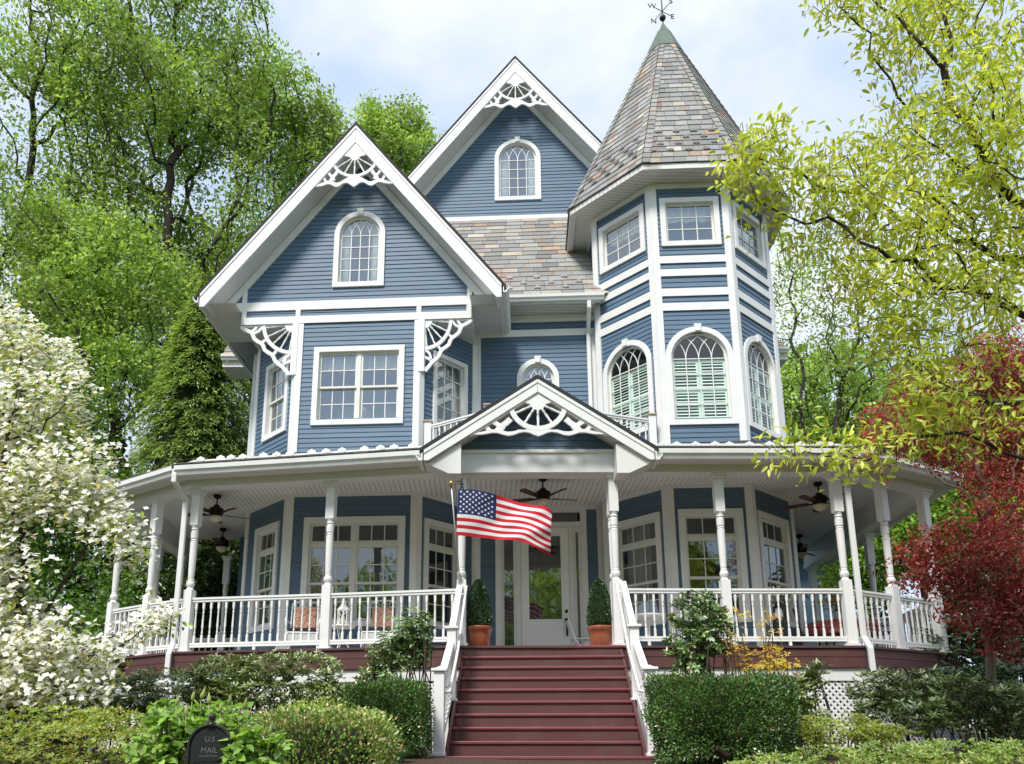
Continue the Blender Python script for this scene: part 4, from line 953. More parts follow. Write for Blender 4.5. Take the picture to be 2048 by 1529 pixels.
for sg in (-1, 1):
    s_ = sg * 1.325; zb = FLOOR - NS * RISE; zm = FLOOR - 5 * RISE
    newel(s_, DB + .10, zb, 1.05); newel(s_ - sg * .03, DM, zm, 1.02)
    fr = Frame(None, O=ST.p(s_ - sg * .02, 0, 0), S=ST.N, U=(0, 0, 1))
    for (da, za), (db_, zb_) in (((.0, FLOOR + 1.0), (DM - .06, zm + .98)), ((DM + .06, zm + .80), (DB + .04, zb + .98))):
        m = MB(); pa, pb = fr.p(da, za), fr.p(db_, zb_)
        m.sweep([pa, pb], .095, .06, ST.S); m.sweep([pa - Vector((0, 0, .05)), pb - Vector((0, 0, .05))], .06, .05, ST.S)
        m.sweep([pa - Vector((0, 0, .74)), pb - Vector((0, 0, .74))], .06, .07, ST.S)
        n = max(2, int((db_ - da) / .125))
        SR = m.build('stair_railing', M['white'], H)
        for i in range(n):
            t = (i + .5) / n; p = pa.lerp(pb, t); k = MB(); k.spindle(p - Vector((0, 0, .73)), p - Vector((0, 0, .06)), .021, 8)
            k.build('stair_baluster', M['white'], SR)
    # slim graspable handrail on the inside
    m = MB(); s2 = s_ - sg * .13
    m.tube([ST.p(s2, FLOOR + .98, -.02), ST.p(s2, FLOOR + .93, .12), ST.p(s2, zm + .86, DM - .05), ST.p(s2, zm + .72, DM + .1), ST.p(s2, zb + .86, DB), ST.p(s2, zb + .80, DB + .06), ST.p(s_, zb + .78, DB + .08)], .02, 8)
    for d_, z_ in ((.35, FLOOR + .82), (DM - .1, zm + .86), (DB - .1, zb + .92)): m.tube([ST.p(s2, z_ - .02, d_), ST.p(s_ - sg * .03, z_ - .07, d_)], .01, 6)
    m.build('handrail', M['white'], H, smooth=True)
sidemb.build('clapboard_siding', M['siding'], H)
trim.build('trim_boards', M['white'], H)
# house numerals on the entry post
pe = POST['el']; fr = Frame(None, O=(pe.x, pe.y, 0), S=(1, 0, 0), U=(0, 0, 1))
for ch, z in (('1', 5.845), ('0', 5.695)):
    m = MB(); add_text(m, fr, ch, .17, 0, z, .076, .088, .8)
    if ch == '1': m.fbox(fr, -.035, .035, z - .062, z - .05, .077, .087); m.fbox(fr, -.04, -.005, z + .034, z + .048, .077, .087)
    m.build('house_numeral', M['black'], H)
# ================================================================== THINGS ON AND AROUND THE PORCH
# ---- flag
fp0 = Vector((-.33, 13.02, 4.18)); fp1 = at(903, 976, 12.45)
fl = thing('flag', 'red, white and blue flag flying from a slanted pole on the entry post', 'flag', fp0)
m = MB(); m.tube([fp0, fp1], [.014, .011], 10); m.build('flagpole', M['pole'], fl, smooth=True)
m = MB(); dv = (fp1 - fp0).normalized(); m.lathe(fp1, [(.012, 0), (.02, .01), (.014, .025), (.03, .05), (.034, .075), (.02, .1), (.004, .115)], 12, dv); m.build('finial', M['brass'], fl, smooth=True)
m = MB(); m.lathe(fp0 - dv * .06, [(.024, 0), (.024, .16), (.018, .17)], 12, dv); m.fbox(WORLD, fp0.x - .03, fp0.x + .03, fp0.z - .12, fp0.z + .06, -13.065, -13.03); m.build('bracket', M['pole'], fl)
m = MB(); q0 = fp0.lerp(fp1, .985); q1 = fp0.lerp(fp1, .46)
HL = (q0 - q1).length; FL = HL * 1.72
NXF, NYF = 78, 39
TLc, BLc = at(916, 979, 12.42), at(913, 1072, 12.56); TRc, BRc = at(1105, 1024, 12.35), at(1099, 1100, 12.42)
def fpt(u, v, off=0.0):     # u along the fly, v from the top
    top = TLc.lerp(TRc, u); bot = BLc.lerp(BRc, u); p = top.lerp(bot, v)
    sag = Vector((0, 0, 1)) * (.07 * math.sin(u * math.pi * 1.15) * (1 - .25 * v) - .035 * u * math.sin(v * 3))
    ph = u * 8.2 + v * 1.9
    w = (.02 + .085 * u) * math.sin(ph) + .03 * u * math.sin(u * 15 - v * 3.5) + .012 * u * math.sin(v * 14 + u * 22)
    return p + sag + Vector((.018 * u * math.sin(ph * 2), -w - off, .03 * u * math.sin(ph + .8)))
vs = [fpt(i / NXF, j / NYF) for j in range(NYF + 1) for i in range(NXF + 1)]
base = len(m.v); m.v += [tuple(v) for v in vs]; m.c += [(1, 1, 1)] * len(vs)
for j in range(NYF):
    for i in range(NXF):
        k = j * (NXF + 1) + i; m.f.append([k, k + NXF + 1, k + NXF + 2, k + 1])
        m.mi.append(2 if (i < NXF * .4 and j < 21) else (0 if (j // 3) % 2 == 0 else 1))
m.m = 1
for r_ in range(9):
    for c_ in range(6 if r_ % 2 == 0 else 5):
        cu = .4 * ((c_ * 2 + 1 + (r_ % 2)) / 12); cv = 21 / 39 * ((r_ + 1) / 10)
        for off in (.004, -.004):
            pts = [fpt(cu + .0165 * (1 if k % 2 == 0 else .42) * math.sin(k * math.pi / 5), cv - .030 * (1 if k % 2 == 0 else .42) * math.cos(k * math.pi / 5), off) for k in range(10)]
            m.add(pts + [fpt(cu, cv, off)], [(k, (k + 1) % 10, 10) for k in range(10)])
m.build('flag_cloth', [M['red'], M['fwhite'], M['fblue']], fl, smooth=True)
# ---- leaf builder
def leaf_object(name, C, D, Nn, Ln, Wd, colr, material, parent=None, loc=None, hexa=False, fold=.2):
    n = len(C); D = D / (np.linalg.norm(D, axis=1, keepdims=True) + 1e-9)
    T = np.cross(Nn, D); T /= (np.linalg.norm(T, axis=1, keepdims=True) + 1e-9); N2 = np.cross(D, T)
    Ln = np.broadcast_to(np.asarray(Ln, float).reshape(-1, 1), (n, 1)); Wd = np.broadcast_to(np.asarray(Wd, float).reshape(-1, 1), (n, 1))
    up = N2 * Wd * fold
    colr = np.clip(colr * (1.65 if material is M['leaf'] else 1.4 if material is M['gloss'] else 1.0), 0, .9)
    if hexa:
        V = np.stack([C, C + D * Ln * .3 + T * Wd * .5 + up, C + D * Ln * .68 + T * Wd * .4 + up * .7 - N2 * Ln * .03, C + D * Ln - N2 * Ln * .10, C + D * Ln * .68 - T * Wd * .4 + up * .7 - N2 * Ln * .03, C + D * Ln * .3 - T * Wd * .5 + up], 1)
        fidx = np.array([0, 1, 2, 3, 0, 3, 4, 5]); nv = 6; nf = 2
    else:
        V = np.stack([C, C + D * Ln * .45 + T * Wd * .5 + up, C + D * Ln, C + D * Ln * .45 - T * Wd * .5 + up], 1)
        fidx = np.array([0, 1, 2, 3]); nv = 4; nf = 1
    org = Vector(loc) if loc is not None else ORG[parent]
    V = V.reshape(-1, 3) - np.array(org)
    idx = (np.arange(n)[:, None] * nv + fidx[None, :]).ravel().astype(np.int32)
    me = bpy.data.meshes.new(name); me.vertices.add(len(V)); me.vertices.foreach_set('co', V.astype(np.float32).ravel())
    me.loops.add(len(idx)); me.loops.foreach_set('vertex_index', idx)
    me.polygons.add(n * nf); me.polygons.foreach_set('loop_start', (np.arange(n * nf) * 4).astype(np.int32))
    me.update(calc_edges=True)
    a = me.attributes.new('Col', 'FLOAT_COLOR', 'POINT'); cc = np.ones((n, nv, 4), np.float32); cc[:, :, :3] = colr[:, None, :]; a.data.foreach_set('color', cc.ravel())
    me.materials.append(material)
    o = bpy.data.objects.new(name, me); col.objects.link(o)
    if parent is not None: o.parent = parent; o.location = org - ORG[parent]
    else: o.location = org
    ORG[o] = org
    return o
def rdir(n): v = rng.normal(size=(n, 3)); return v / np.linalg.norm(v, axis=1, keepdims=True)
def pick(pal, n, jit=.18, w=None):
    pal = np.array(pal); i = rng.choice(len(pal), n, p=None if w is None else np.array(w) / sum(w))
    return np.clip(pal[i] * (1 + rng.normal(0, jit, (n, 1))), .002, 1)
def clump(P, s, seed=0):     # smooth pseudo noise in about -1..1
    ph = np.random.default_rng(seed).uniform(0, 6.28, 9)
    return (np.sin(P[:, 0] * s + ph[0] + 1.3 * np.sin(P[:, 1] * s * .7 + ph[3])) + np.sin(P[:, 1] * s * 1.1 + ph[1] + 1.3 * np.sin(P[:, 2] * s * .8 + ph[4])) + np.sin(P[:, 2] * s * 1.2 + ph[2] + 1.3 * np.sin(P[:, 0] * s * .9 + ph[5]))) / 3
# ---- topiaries
def topiary(p, label):
    t = thing('potted_topiary', label, 'potted plant', p, 'potted topiaries flanking the front door')
    m = MB(); m.lathe(p, [(.155, 0), (.165, .01), (.19, .2), (.205, .28), (.215, .285), (.22, .33), (.225, .345), (.215, .355), (.195, .35), (.19, .31), (.01, .31)], 28); m.build('pot', M['terracotta'], t, smooth=True)
    m = MB(); m.lathe(p + Vector((0, 0, .3)), [(.19, 0), (.19, .02), (.0, .035)], 20); m.build('soil', M['soil'], t)
    h, r0 = .78, .215; m = MB(); m.lathe(p + Vector((0, 0, .33)), [(.14, 0), (r0 * .82, .1), (r0 * .76, .25), (r0 * .45, .52), (r0 * .16, .72), (.0, .77)], 16); m.build('shade_core', M['shade_stem'], t)  # solid dark core, shade inside the cone put in as colour
    n = 3800; tt = rng.uniform(0, 1, n); a = rng.uniform(0, 6.28, n); rad = r0 * np.sqrt(np.clip(1 - tt ** 1.5, 0, 1)) * (.93 + .1 * rng.random(n)) * np.minimum(1, .72 + tt * 4); z = tt * h
    C = np.stack([p.x + rad * np.cos(a), p.y + rad * np.sin(a), p.z + .36 + z], 1)
    out = np.stack([np.cos(a), np.sin(a), .5 + 0 * a], 1); D = out + .9 * rdir(n)
    leaf_object('foliage', C, D, rdir(n) + out * .5, rng.uniform(.02, .036, n), rng.uniform(.015, .024, n), pick([(.018, .06, .018), (.03, .09, .025), (.045, .12, .03)], n), M['gloss'], t)
topiary(Vector((-.02, 13.42, FLOOR + .005)), 'clipped cone topiary in a copper coloured pot left of the front door, below the flag')
topiary(Vector((1.965, 13.40, FLOOR + .005)), 'clipped cone topiary in a copper coloured pot right of the front door')
# ---- ceiling fans
def fan_proto(label, loc):
    t = thing('ceiling_fan', label, 'ceiling fan', loc, 'bronze ceiling fans under the porch ceiling'); L = Vector(loc)
    m = MB(); m.lathe(L, [(.075, 0), (.08, -.03), (.06, -.07), (.02, -.08)], 18); m.lathe(L - Vector((0, 0, .07)), [(.014, 0), (.014, -.16)], 10); m.build('downrod', M['bronze'], t, smooth=True)
    m = MB(); m.lathe(L - Vector((0, 0, .2)), [(.03, 0), (.06, -.02), (.07, -.05), (.13, -.08), (.155, -.12), (.15, -.16), (.12, -.2), (.125, -.22), (.09, -.25), (.05, -.26)], 24); m.build('motor_housing', M['bronze'], t, smooth=True)
    m = MB(); m.lathe(L - Vector((0, 0, .45)), [(.05, .01), (.125, 0), (.13, -.02), (.115, -.06), (.07, -.1), (.015, -.115), (.01, -.135), (.0, -.14)], 24); m.build('light_bowl', M['bowl'], t, smooth=True)
    for i in range(5):
        a = R(72 * i + 14); c, s = math.cos(a), math.sin(a); fr = Frame(None, O=L - Vector((0, 0, .40)), S=(c, s, 0), U=(-s * .97, c * .97, .22))
        m = MB(); m.poly(fr, [(.2, -.05), (.35, -.062), (.62, -.07), (.67, -.05), (.685, 0), (.67, .05), (.62, .07), (.35, .062), (.2, .05)], -.004, .004); B = m.build('blade', M['blade'], t)
        m = MB(); m.poly(fr, [(.09, -.02), (.2, -.03), (.29, -.03), (.31, 0), (.29, .03), (.2, .03), (.09, .02)], -.014, -.006); m.build('blade_iron', M['bronze'], B)
    return t
fan = fan_proto('bronze ceiling fan with five blades and lamp bowl, hanging above the front door', (1.18, 14.75, CEIL))
dup(fan, (-5.27, 15.84, CEIL), .3, 'bronze ceiling fan on the left side porch, nearer and higher of the two there')
dup(fan, (-5.93, 18.4, CEIL), .75, 'bronze ceiling fan on the left side porch, farther and lower of the two there')
dup(fan, (6.47, 15.05, CEIL), -.2, 'bronze ceiling fan beside the right corner post of the porch')
dup(fan, (7.6, 19.0, CEIL), .5, 'farthest ceiling fan, partly hidden beside the window at the right end of the porch')
# ---- security cameras
for px, py, lab in ((437, 968, 'small black dome camera on the porch beam left of the stairs'), (1628, 940, 'small black and white camera on the porch beam right of the stairs')):
    p = at(px, py, 13.86 if px < 900 else 12.96)
    t = thing('security_camera', lab, 'camera', p); m = MB(); m.lathe(p + Vector((0, .06, 0)), [(.04, 0), (.04, .025), (.02, .03)], 14, (0, -1, 0)); m.build('mount', M['white'], t)
    m = MB(); m.lathe(p, [(.0, -.05), (.03, -.04), (.034, .02), (.028, .05), (.0, .055)], 14, (.3, -1, -.5)); m.build('camera_body', M['black'], t, smooth=True)
# ---- patio chairs
def patio_chair(loc, rz, label):
    t = thing('patio_chair', label, 'chair', loc, 'white iron chairs with patterned cushions on the left porch', 0); L = Vector(loc); ORG[t] = Vector((0, 0, 0))
    m = MB()
    for sx in (-1, 1):
        m.tube([(sx * .27, -.25, 0), (sx * .26, -.24, .42)], .013, 8); m.tube([(sx * .26, .25, 0), (sx * .25, .22, .42), (sx * .25, .33, 1.0)], .013, 8)
        m.tube([(sx * .26, -.24, .4), (sx * .29, -.26, .58), (sx * .3, -.2, .66), (sx * .29, .1, .66), (sx * .26, .27, .62)], .012, 8)
        m.tube([(sx * .27, -.1, .2), (sx * .27, .05, .32), (sx * .27, .15, .2), (sx * .27, .05, .1), (sx * .27, -.1, .2)], .007, 6)
    m.tube([(-.25, .33, 1.0), (-.17, .34, 1.05), (0, .345, 1.07), (.17, .34, 1.05), (.25, .33, 1.0)], .013, 8); m.tube([(-.25, .31, .93), (.25, .31, .93)], .009, 6)
    for x in (-.14, 0, .14): m.tube([(x + .05 * math.cos(a), .335, .985 + .045 * math.sin(a)) for a in np.linspace(0, 6.28, 13)], .007, 6)
    m.tube([(-.26, -.24, .41), (.26, -.24, .41), (.25, .22, .41), (-.25, .22, .41), (-.26, -.24, .41)], .013, 8)
    m.build('chair_frame', M['white'], t, smooth=True)
    m = MB(); m.box(-.24, .24, -.24, .2, .425, .5); m.build('seat_cushion', M['darkcush'], t, bevel=.025)
    m = MB(); fr = Frame(None, O=(0, .225, .5), S=(1, 0, 0), U=(0, .17, 1)); m.fbox(fr, -.2, .2, .02, .43, -.03, .05); m.build('back_cushion', M['cushion'], t, bevel=.025)
    m = MB(); m.box(-.25, .25, -.235, -.222, .2, .40); m.build('seat_skirt', M['greycloth'], t)
    t.rotation_euler = (0, 0, rz); return t
ch = patio_chair((-3.15, 14.65, FLOOR), .12, 'white iron chair with patterned cushion, just left of the middle post of the left railing')
dup(ch, (-1.78, 14.55, FLOOR), -.1, 'white iron chair with patterned cushion, half behind the tall left camellia')
ch.location = (-3.15, 14.65, FLOOR)
# lantern on a small table between them
p = Vector((-2.42, 14.45, FLOOR)); t = thing('side_table', 'small white iron side table between the two patterned chairs', 'table', p)
m = MB(); m.lathe(p + Vector((0, 0, .5)), [(.22, 0), (.23, .01), (.22, .025), (0, .026)], 20); m.build('table_top', M['white'], t)
for i in range(3):
    a = 2.1 * i; m = MB(); m.tube([p + Vector((.16 * math.cos(a), .16 * math.sin(a), .5)), p + Vector((.07 * math.cos(a), .07 * math.sin(a), .25)), p + Vector((.18 * math.cos(a), .18 * math.sin(a), 0))], .01, 6); m.build('leg', M['white'], t)
p = p + Vector((0, 0, .527)); t = thing('lantern', 'white metal lantern with pitched top on the small table between the patterned chairs', 'lantern', p)
m = MB(); w = .085
m.box(p.x - w, p.x + w, p.y - w, p.y + w, p.z, p.z + .02); m.box(p.x - w, p.x + w, p.y - w, p.y + w, p.z + .27, p.z + .29)
for sx in (-1, 1):
    for sy in (-1, 1): x, y = p.x + sx * (w - .008), p.y + sy * (w - .008); m.box(x - .008, x + .008, y - .008, y + .008, p.z + .02, p.z + .27)
fr = Frame(None, O=(p.x, p.y - w - .001, p.z), S=(1, 0, 0), U=(0, 0, 1))
m.ribbon(fr, [(-.08, .02), (.08, .27)], .01, -.004, .003); m.ribbon(fr, [(.08, .02), (-.08, .27)], .01, -.006, .001)
m.lathe(p + Vector((0, 0, .29)), [(.115, 0), (.05, .07), (.045, .1), (.01, .12)], 4); m.tube([p + Vector((.04 * math.cos(a), 0, .42 + .04 * math.sin(a))) for a in np.linspace(0, 6.28, 12)], .005, 6)
m.build('lantern_frame', M['white'], t); m = MB(); m.lathe(p + Vector((0, 0, .02)), [(.035, 0), (.035, .14), (.005, .145)], 14); m.build('candle', M['bowl'], t)
# white folding chair by the door, round table right
p = Vector((1.92, 15.75, FLOOR)); t = thing('folding_chair', 'small white slatted chair beside the front door, behind the right topiary', 'chair', p); m = MB(); 
fr = Frame(None, O=p, S=(1, 0, 0), U=(0, 0, 1))
for sy in (-1, 1):
    m.tube([p + Vector((-.22, sy * .18, 0)), p + Vector((.2, sy * .18, .45))], .016, 6); m.tube([p + Vector((.22, sy * .18, 0)), p + Vector((-.12, sy * .18, .45)), p + Vector((-.24, sy * .18, .85))], .016, 6)
m.build('chair_frame', M['white'], t)
m = MB()
for i in range(5): m.box(p.x - .16 + i * .08, p.x - .1 + i * .08, p.y - .2, p.y + .2, p.z + .45, p.z + .468)
m.build('seat', M['white'], t); m = MB()
for i in range(3): m.box(p.x - .2 - i * .018, p.x - .18 - i * .018, p.y - .2, p.y + .2, p.z + .62 + i * .08, p.z + .67 + i * .08)
m.build('backrest', M['white'], t)
p = Vector((2.95, 14.35, FLOOR)); t = thing('round_table', 'small round white pedestal table behind the railing right of the stairs', 'table', p)
m = MB(); m.lathe(p, [(.3, .66), (.31, .68), (.3, .70), (.0, .701)], 24); m.build('table_top', M['white'], t); m = MB(); m.lathe(p, [(.18, 0), (.17, .03), (.03, .1), (.025, .5), (.06, .66)], 16); m.build('pedestal', M['white'], t, smooth=True)
# dining set with flowers, right side porch
p = Vector((6.9, 15.6, FLOOR)); t = thing('patio_table', 'patio table under a red floral cloth at the right end of the porch', 'table', p)
m = MB(); m.lathe(p, [(.6, .70), (.62, .72), (.6, .74), (0, .745)], 28); m.build('table_top', M['black'], t)
for i in range(4): a = R(45 + 90 * i); m = MB(); m.tube([p + Vector((.45 * math.cos(a), .45 * math.sin(a), .7)), p + Vector((.5 * math.cos(a), .5 * math.sin(a), 0))], .018, 8); m.build('leg', M['black'], t)
m = MB(); nn = 48; vs = []
for i in range(nn):
    a = 2 * math.pi * i / nn; r_ = .64 + .03 * math.sin(a * 8); vs += [p + Vector((.63 * math.cos(a), .63 * math.sin(a), .752)), p + Vector((r_ * math.cos(a), r_ * math.sin(a), .50))]
vs.append(p + Vector((0, 0, .755))); m.add(vs, [(2 * i, 2 * i + 1, (2 * i + 3) % (2 * nn), (2 * i + 2) % (2 * nn)) for i in range(nn)] + [(2 * i, (2 * i + 2) % (2 * nn), 2 * nn) for i in range(nn)])
tag(m.build('tablecloth', M['cloth'], loc=p + Vector((0, 0, .75)), smooth=True), 'red floral tablecloth draped over the patio table', 'tablecloth')
def bouquet(p, label, pal, h, r, n, cat='flowers'):
    t = thing('flower_vase', label, cat, p); m = MB(); m.lathe(p, [(.05, 0), (.07, .06), (.06, .16), (.045, .19), (.055, .2)], 16); m.build('vase', M['greycloth'], t, smooth=True)
    m = MB(); C = []
    for i in range(14):
        d = Vector((random.gauss(0, .5), random.gauss(0, .5), 1.2)).normalized(); e = p + Vector((0, 0, .18)) + d * h * random.uniform(.6, 1); m.tube([p + Vector((0, 0, .15)), e], .004, 5); C.append(e)
    m.build('stems', M['shade_stem'], t); C = np.array([C[i % 14] for i in range(n)]) + rng.normal(0, r, (n, 3))
    leaf_object('blossoms', C, rdir(n), rdir(n), .05, .035, pick(pal, n), M['petal'], t)
bouquet(p + Vector((-.12, -.1, .757)), 'vase of orange and yellow flowers on the red floral tablecloth', [(.6, .4, .08), (.5, .2, .08), (.25, .3, .08), (.5, .4, .2)], .38, .09, 420)
p2 = Vector((5.25, 14.35, FLOOR)); t = thing('plant_stand', 'slim black plant stand behind the railing near the right corner post', 'plant stand', p2)
m = MB(); m.lathe(p2, [(.14, 0), (.13, .02), (.06, .06), (.09, .3), (.14, .55), (.13, .62), (.0, .62)], 14); m.build('stand_body', M['black'], t, smooth=True)
bouquet(p2 + Vector((0, 0, .62)), 'white orchids in a vase on the black stand at the right porch', [(.75, .75, .70), (.7, .72, .6)], .42, .05, 160)
def black_chair(loc, rz, label):
    t = thing('metal_chair', label, 'chair', loc, 'black metal chairs at the patio table'); ORG[t] = Vector((0, 0, 0)); m = MB()
    for sx in (-1, 1): m.tube([(sx * .22, -.22, 0), (sx * .22, -.2, .44)], .013, 8); m.tube([(sx * .22, .24, 0), (sx * .21, .2, .44), (sx * .2, .3, .92)], .013, 8)
    m.tube([(-.2, .3, .92), (0, .32, .97), (.2, .3, .92)], .013, 8)
    for k in range(4): m.tube([(-.205, .22 + k * .02, .56 + k * .1), (.205, .22 + k * .02, .56 + k * .1)], .008, 6)
    m.build('chair_frame', M['black'], t); m = MB(); m.box(-.23, .23, -.22, .22, .43, .46); m.build('seat', M['darkcush'], t, bevel=.01); t.rotation_euler = (0, 0, rz); return t
bc = black_chair((6.15, 15.15, FLOOR), 1.2, 'black metal chair left of the floral table at the right end of the porch')
dup(bc, (7.15, 14.85, FLOOR), 2.9, 'black metal chair on the near side of the floral table, behind the right angled railing')
# lamp seen through the bay window
q = BF.px(718, 815); p = BF.p(q[0], BF.px(718, 838)[1], -.45)
t = thing('table_lamp', 'pale cone shaded table lamp behind the paired bay window upstairs', 'lamp', p + Vector((0, 0, -.3)))
m = MB(); m.lathe(p, [(.24, 0), (.05, .42), (.045, .42), (.23, .005)], 24); m.build('lamp_shade', M['lamp'], t, smooth=True); m = MB(); m.lathe(p + Vector((0, 0, -.3)), [(.08, 0), (.08, .02), (.02, .04), (.05, .15), (.02, .28), (.01, .4)], 14); m.build('lamp_base', M['greycloth'], t, smooth=True)
# ---- weathervane
wp = Vector((APX.x, APX.y, APX.z + .05)); t = thing('weathervane', 'black weathervane with compass letters on the tip of the turret', 'weathervane', wp)
m = MB(); m.tube([wp, wp + Vector((0, 0, 1.25))], .016, 8); m.lathe(wp + Vector((0, 0, .16)), [(.0, -.09), (.06, -.06), (.085, 0), (.06, .06), (0, .09)], 14); m.lathe(wp + Vector((0, 0, .78)), [(.0, -.05), (.045, 0), (0, .05)], 12); m.build('spire', M['black'], t, smooth=True)
m = MB(); zz = wp.z + .36; yaw = R(25)
for i, chx in enumerate('ENWS'):
    a = R(28 + 90 * i) if True else 0; d = Vector((math.cos(a), math.sin(a), 0)); o = Vector((wp.x, wp.y, zz)); m.tube([o, o + d * .27], .01, 6)
    fr = Frame(None, O=o + d * .33, S=(1, 0, 0), U=(0, 0, 1)); add_text(m, fr, chx, .2, 0, 0.0, -.008, .008)
m.build('compass_letters', M['black'], t)
m = MB(); zz = wp.z + .92; fr = Frame(None, O=(wp.x, wp.y, zz), S=(.96, -.28, 0), U=(0, 0, 1))
m.poly(fr, [(-.36, 0), (-.26, .05), (-.26, .015), (.1, .015), (.1, .06), (.36, .09), (.36, -.05), (.1, -.03), (.1, -.015), (-.26, -.015), (-.26, -.05)], -.008, .008)
m.poly(fr, [(-.12, .02), (-.14, .12), (-.06, .16), (-.1, .22), (-.02, .25), (.02, .17), (.1, .2), (.2, .26), (.16, .14), (.08, .08), (.06, .02)], -.009, .009); m.build('arrow', M['black'], t)
# ---- mailbox
mp = at(419, 1505, 3.95); mw = .095; gz_ = .42
t = thing('mailbox', 'black arched post mailbox with a finial, wrapped in clematis', 'mailbox', (mp.x, mp.y, gz_)); ORG[t] = Vector((mp.x, mp.y, gz_))
fr = Frame(None, O=(mp.x, mp.y, 0), S=(1, .06, 0), U=(0, 0, 1)); zt = at(419, 1450, 3.95).z; zs = zt - mw; zb = zs - .15
prof = [(-mw, zb), (mw, zb)] + arc(0, zs, mw, 0, 180, 18)
m = MB(); m.poly(fr, prof, -.45, 0); m.build('box_body', M['box'], t, bevel=.004)
m = MB(); m.band(fr, [(x * .93, zs + (z - zs) * .93) for x, z in prof], [(x * 1.06, zs + (z - zs) * 1.06) for x, z in prof], -.02, .016); m.poly(fr, [(x * .92, zs + (z - zs) * .92) for x, z in prof], -.01, .008); D = m.build('box_door', M['box'], t, bevel=.003)
m = MB(); m.band(fr, shape(0, mw * 1.25, zs - .13, zs - .072, False, 0), shape(0, mw * 1.25, zs - .13, zs - .072, False, .003), .007, .0105); m.build('panel_line', M['box'], D)
m = MB(); add_text(m, fr, 'U.S', .034, 0, zs + .028, .0082, .0098); m.build('lettering', M['mark'], D); m = MB(); add_text(m, fr, 'MAIL', .036, 0, zs - .022, .0082, .0098); m.fbox(fr, -.045, .045, zs - .048, zs - .0455, .0082, .0095); m.build('lettering', M['mark'], D)
m = MB(); m.fbox(fr, -.016, .016, zt - .012, zt + .012, -.03, .02); m.lathe(fr.p(0, zt + .006, -.005), [(.016, 0), (.008, .008), (.014, .02), (.018, .03), (.012, .044), (.0, .05)], 14); m.build('finial', M['box'], t, smooth=True)
m = MB(); m.fbox(fr, -.05, .05, gz_ - .1, zb, -.3, -.2); m.build('mailbox_post', M['box'], t)
# ================================================================== GROUND
def gz(x, y):
    t = min(1, max(0, (y - 2.2) / 8.0)); t = t * t * (3 - 2 * t)
    b = 1.40 * t + .02 * max(0, min(12, y - 10)) * .5
    return b + .03 * math.sin(x * 1.3) * math.sin(y * 1.1) * min(1, max(0, y / 6)) + max(0, min(60, y - 26)) * .03
xs = sorted(set([-600, -300, -150, -80, -50, -35] + [i * .5 for i in range(-50, 51)] + [35, 50, 80, 150, 300, 600])); ys = sorted(set([-300, -120, -60, -30, -15, -8, -4] + [i * .4 for i in range(-4, 80)] + [40, 60, 90, 150, 300, 700]))
m = MB(); m.v = [(x, y, gz(x, y)) for y in ys for x in xs]; m.c = [(1, 1, 1)] * len(m.v); nx = len(xs)
for j in range(len(ys) - 1):
    for i in range(nx - 1): k = j * nx + i; m.f.append([k, k + 1, k + nx + 1, k + nx]); m.mi.append(0)
gm, N, L, b = nt('mulch_and_lawn')
tc = N.new('ShaderNodeTexCoord'); n1 = N.new('ShaderNodeTexNoise'); n1.inputs['Scale'].default_value = 40; n1.inputs['Detail'].default_value = 8; L.new(tc.outputs['Object'], n1.inputs[0])
rp = N.new('ShaderNodeValToRGB'); rp.color_ramp.elements[0].color = (.02, .012, .008, 1); rp.color_ramp.elements[1].color = (.14, .08, .045, 1); rp.color_ramp.elements[0].position = .35; rp.color_ramp.elements[1].position = .7; L.new(n1.outputs[0], rp.inputs[0])
rg = N.new('ShaderNodeValToRGB'); rg.color_ramp.elements[0].color = (.03, .06, .012, 1); rg.color_ramp.elements[1].color = (.09, .15, .03, 1); L.new(n1.outputs[0], rg.inputs[0])
sx = N.new('ShaderNodeSeparateXYZ'); L.new(tc.outputs['Object'], sx.inputs[0]); mr = N.new('ShaderNodeMapRange'); mr.inputs[1].default_value = 19; mr.inputs[2].default_value = 23; L.new(sx.outputs[1], mr.inputs[0])
m2 = N.new('ShaderNodeMapRange'); m2.inputs[1].default_value = 2.5; m2.inputs[2].default_value = 1.5; L.new(sx.outputs[1], m2.inputs[0]); mxx = N.new('ShaderNodeMath'); mxx.operation = 'MAXIMUM'; L.new(mr.outputs[0], mxx.inputs[0]); L.new(m2.outputs[0], mxx.inputs[1])
mx = N.new('ShaderNodeMix'); mx.data_type = 'RGBA'; L.new(mxx.outputs[0], mx.inputs[0]); L.new(rp.outputs[0], mx.inputs[6]); L.new(rg.outputs[0], mx.inputs[7]); L.new(mx.outputs[2], b.inputs['Base Color']); b.inputs['Roughness'].default_value = .95
bp = N.new('ShaderNodeBump'); bp.inputs['Strength'].default_value = .8; bp.inputs['Distance'].default_value = .03; L.new(n1.outputs[0], bp.inputs['Height']); L.new(bp.outputs[0], b.inputs['Normal'])
tag(m.build('ground', gm, loc=(0, 0, 0), smooth=True), kind='structure')
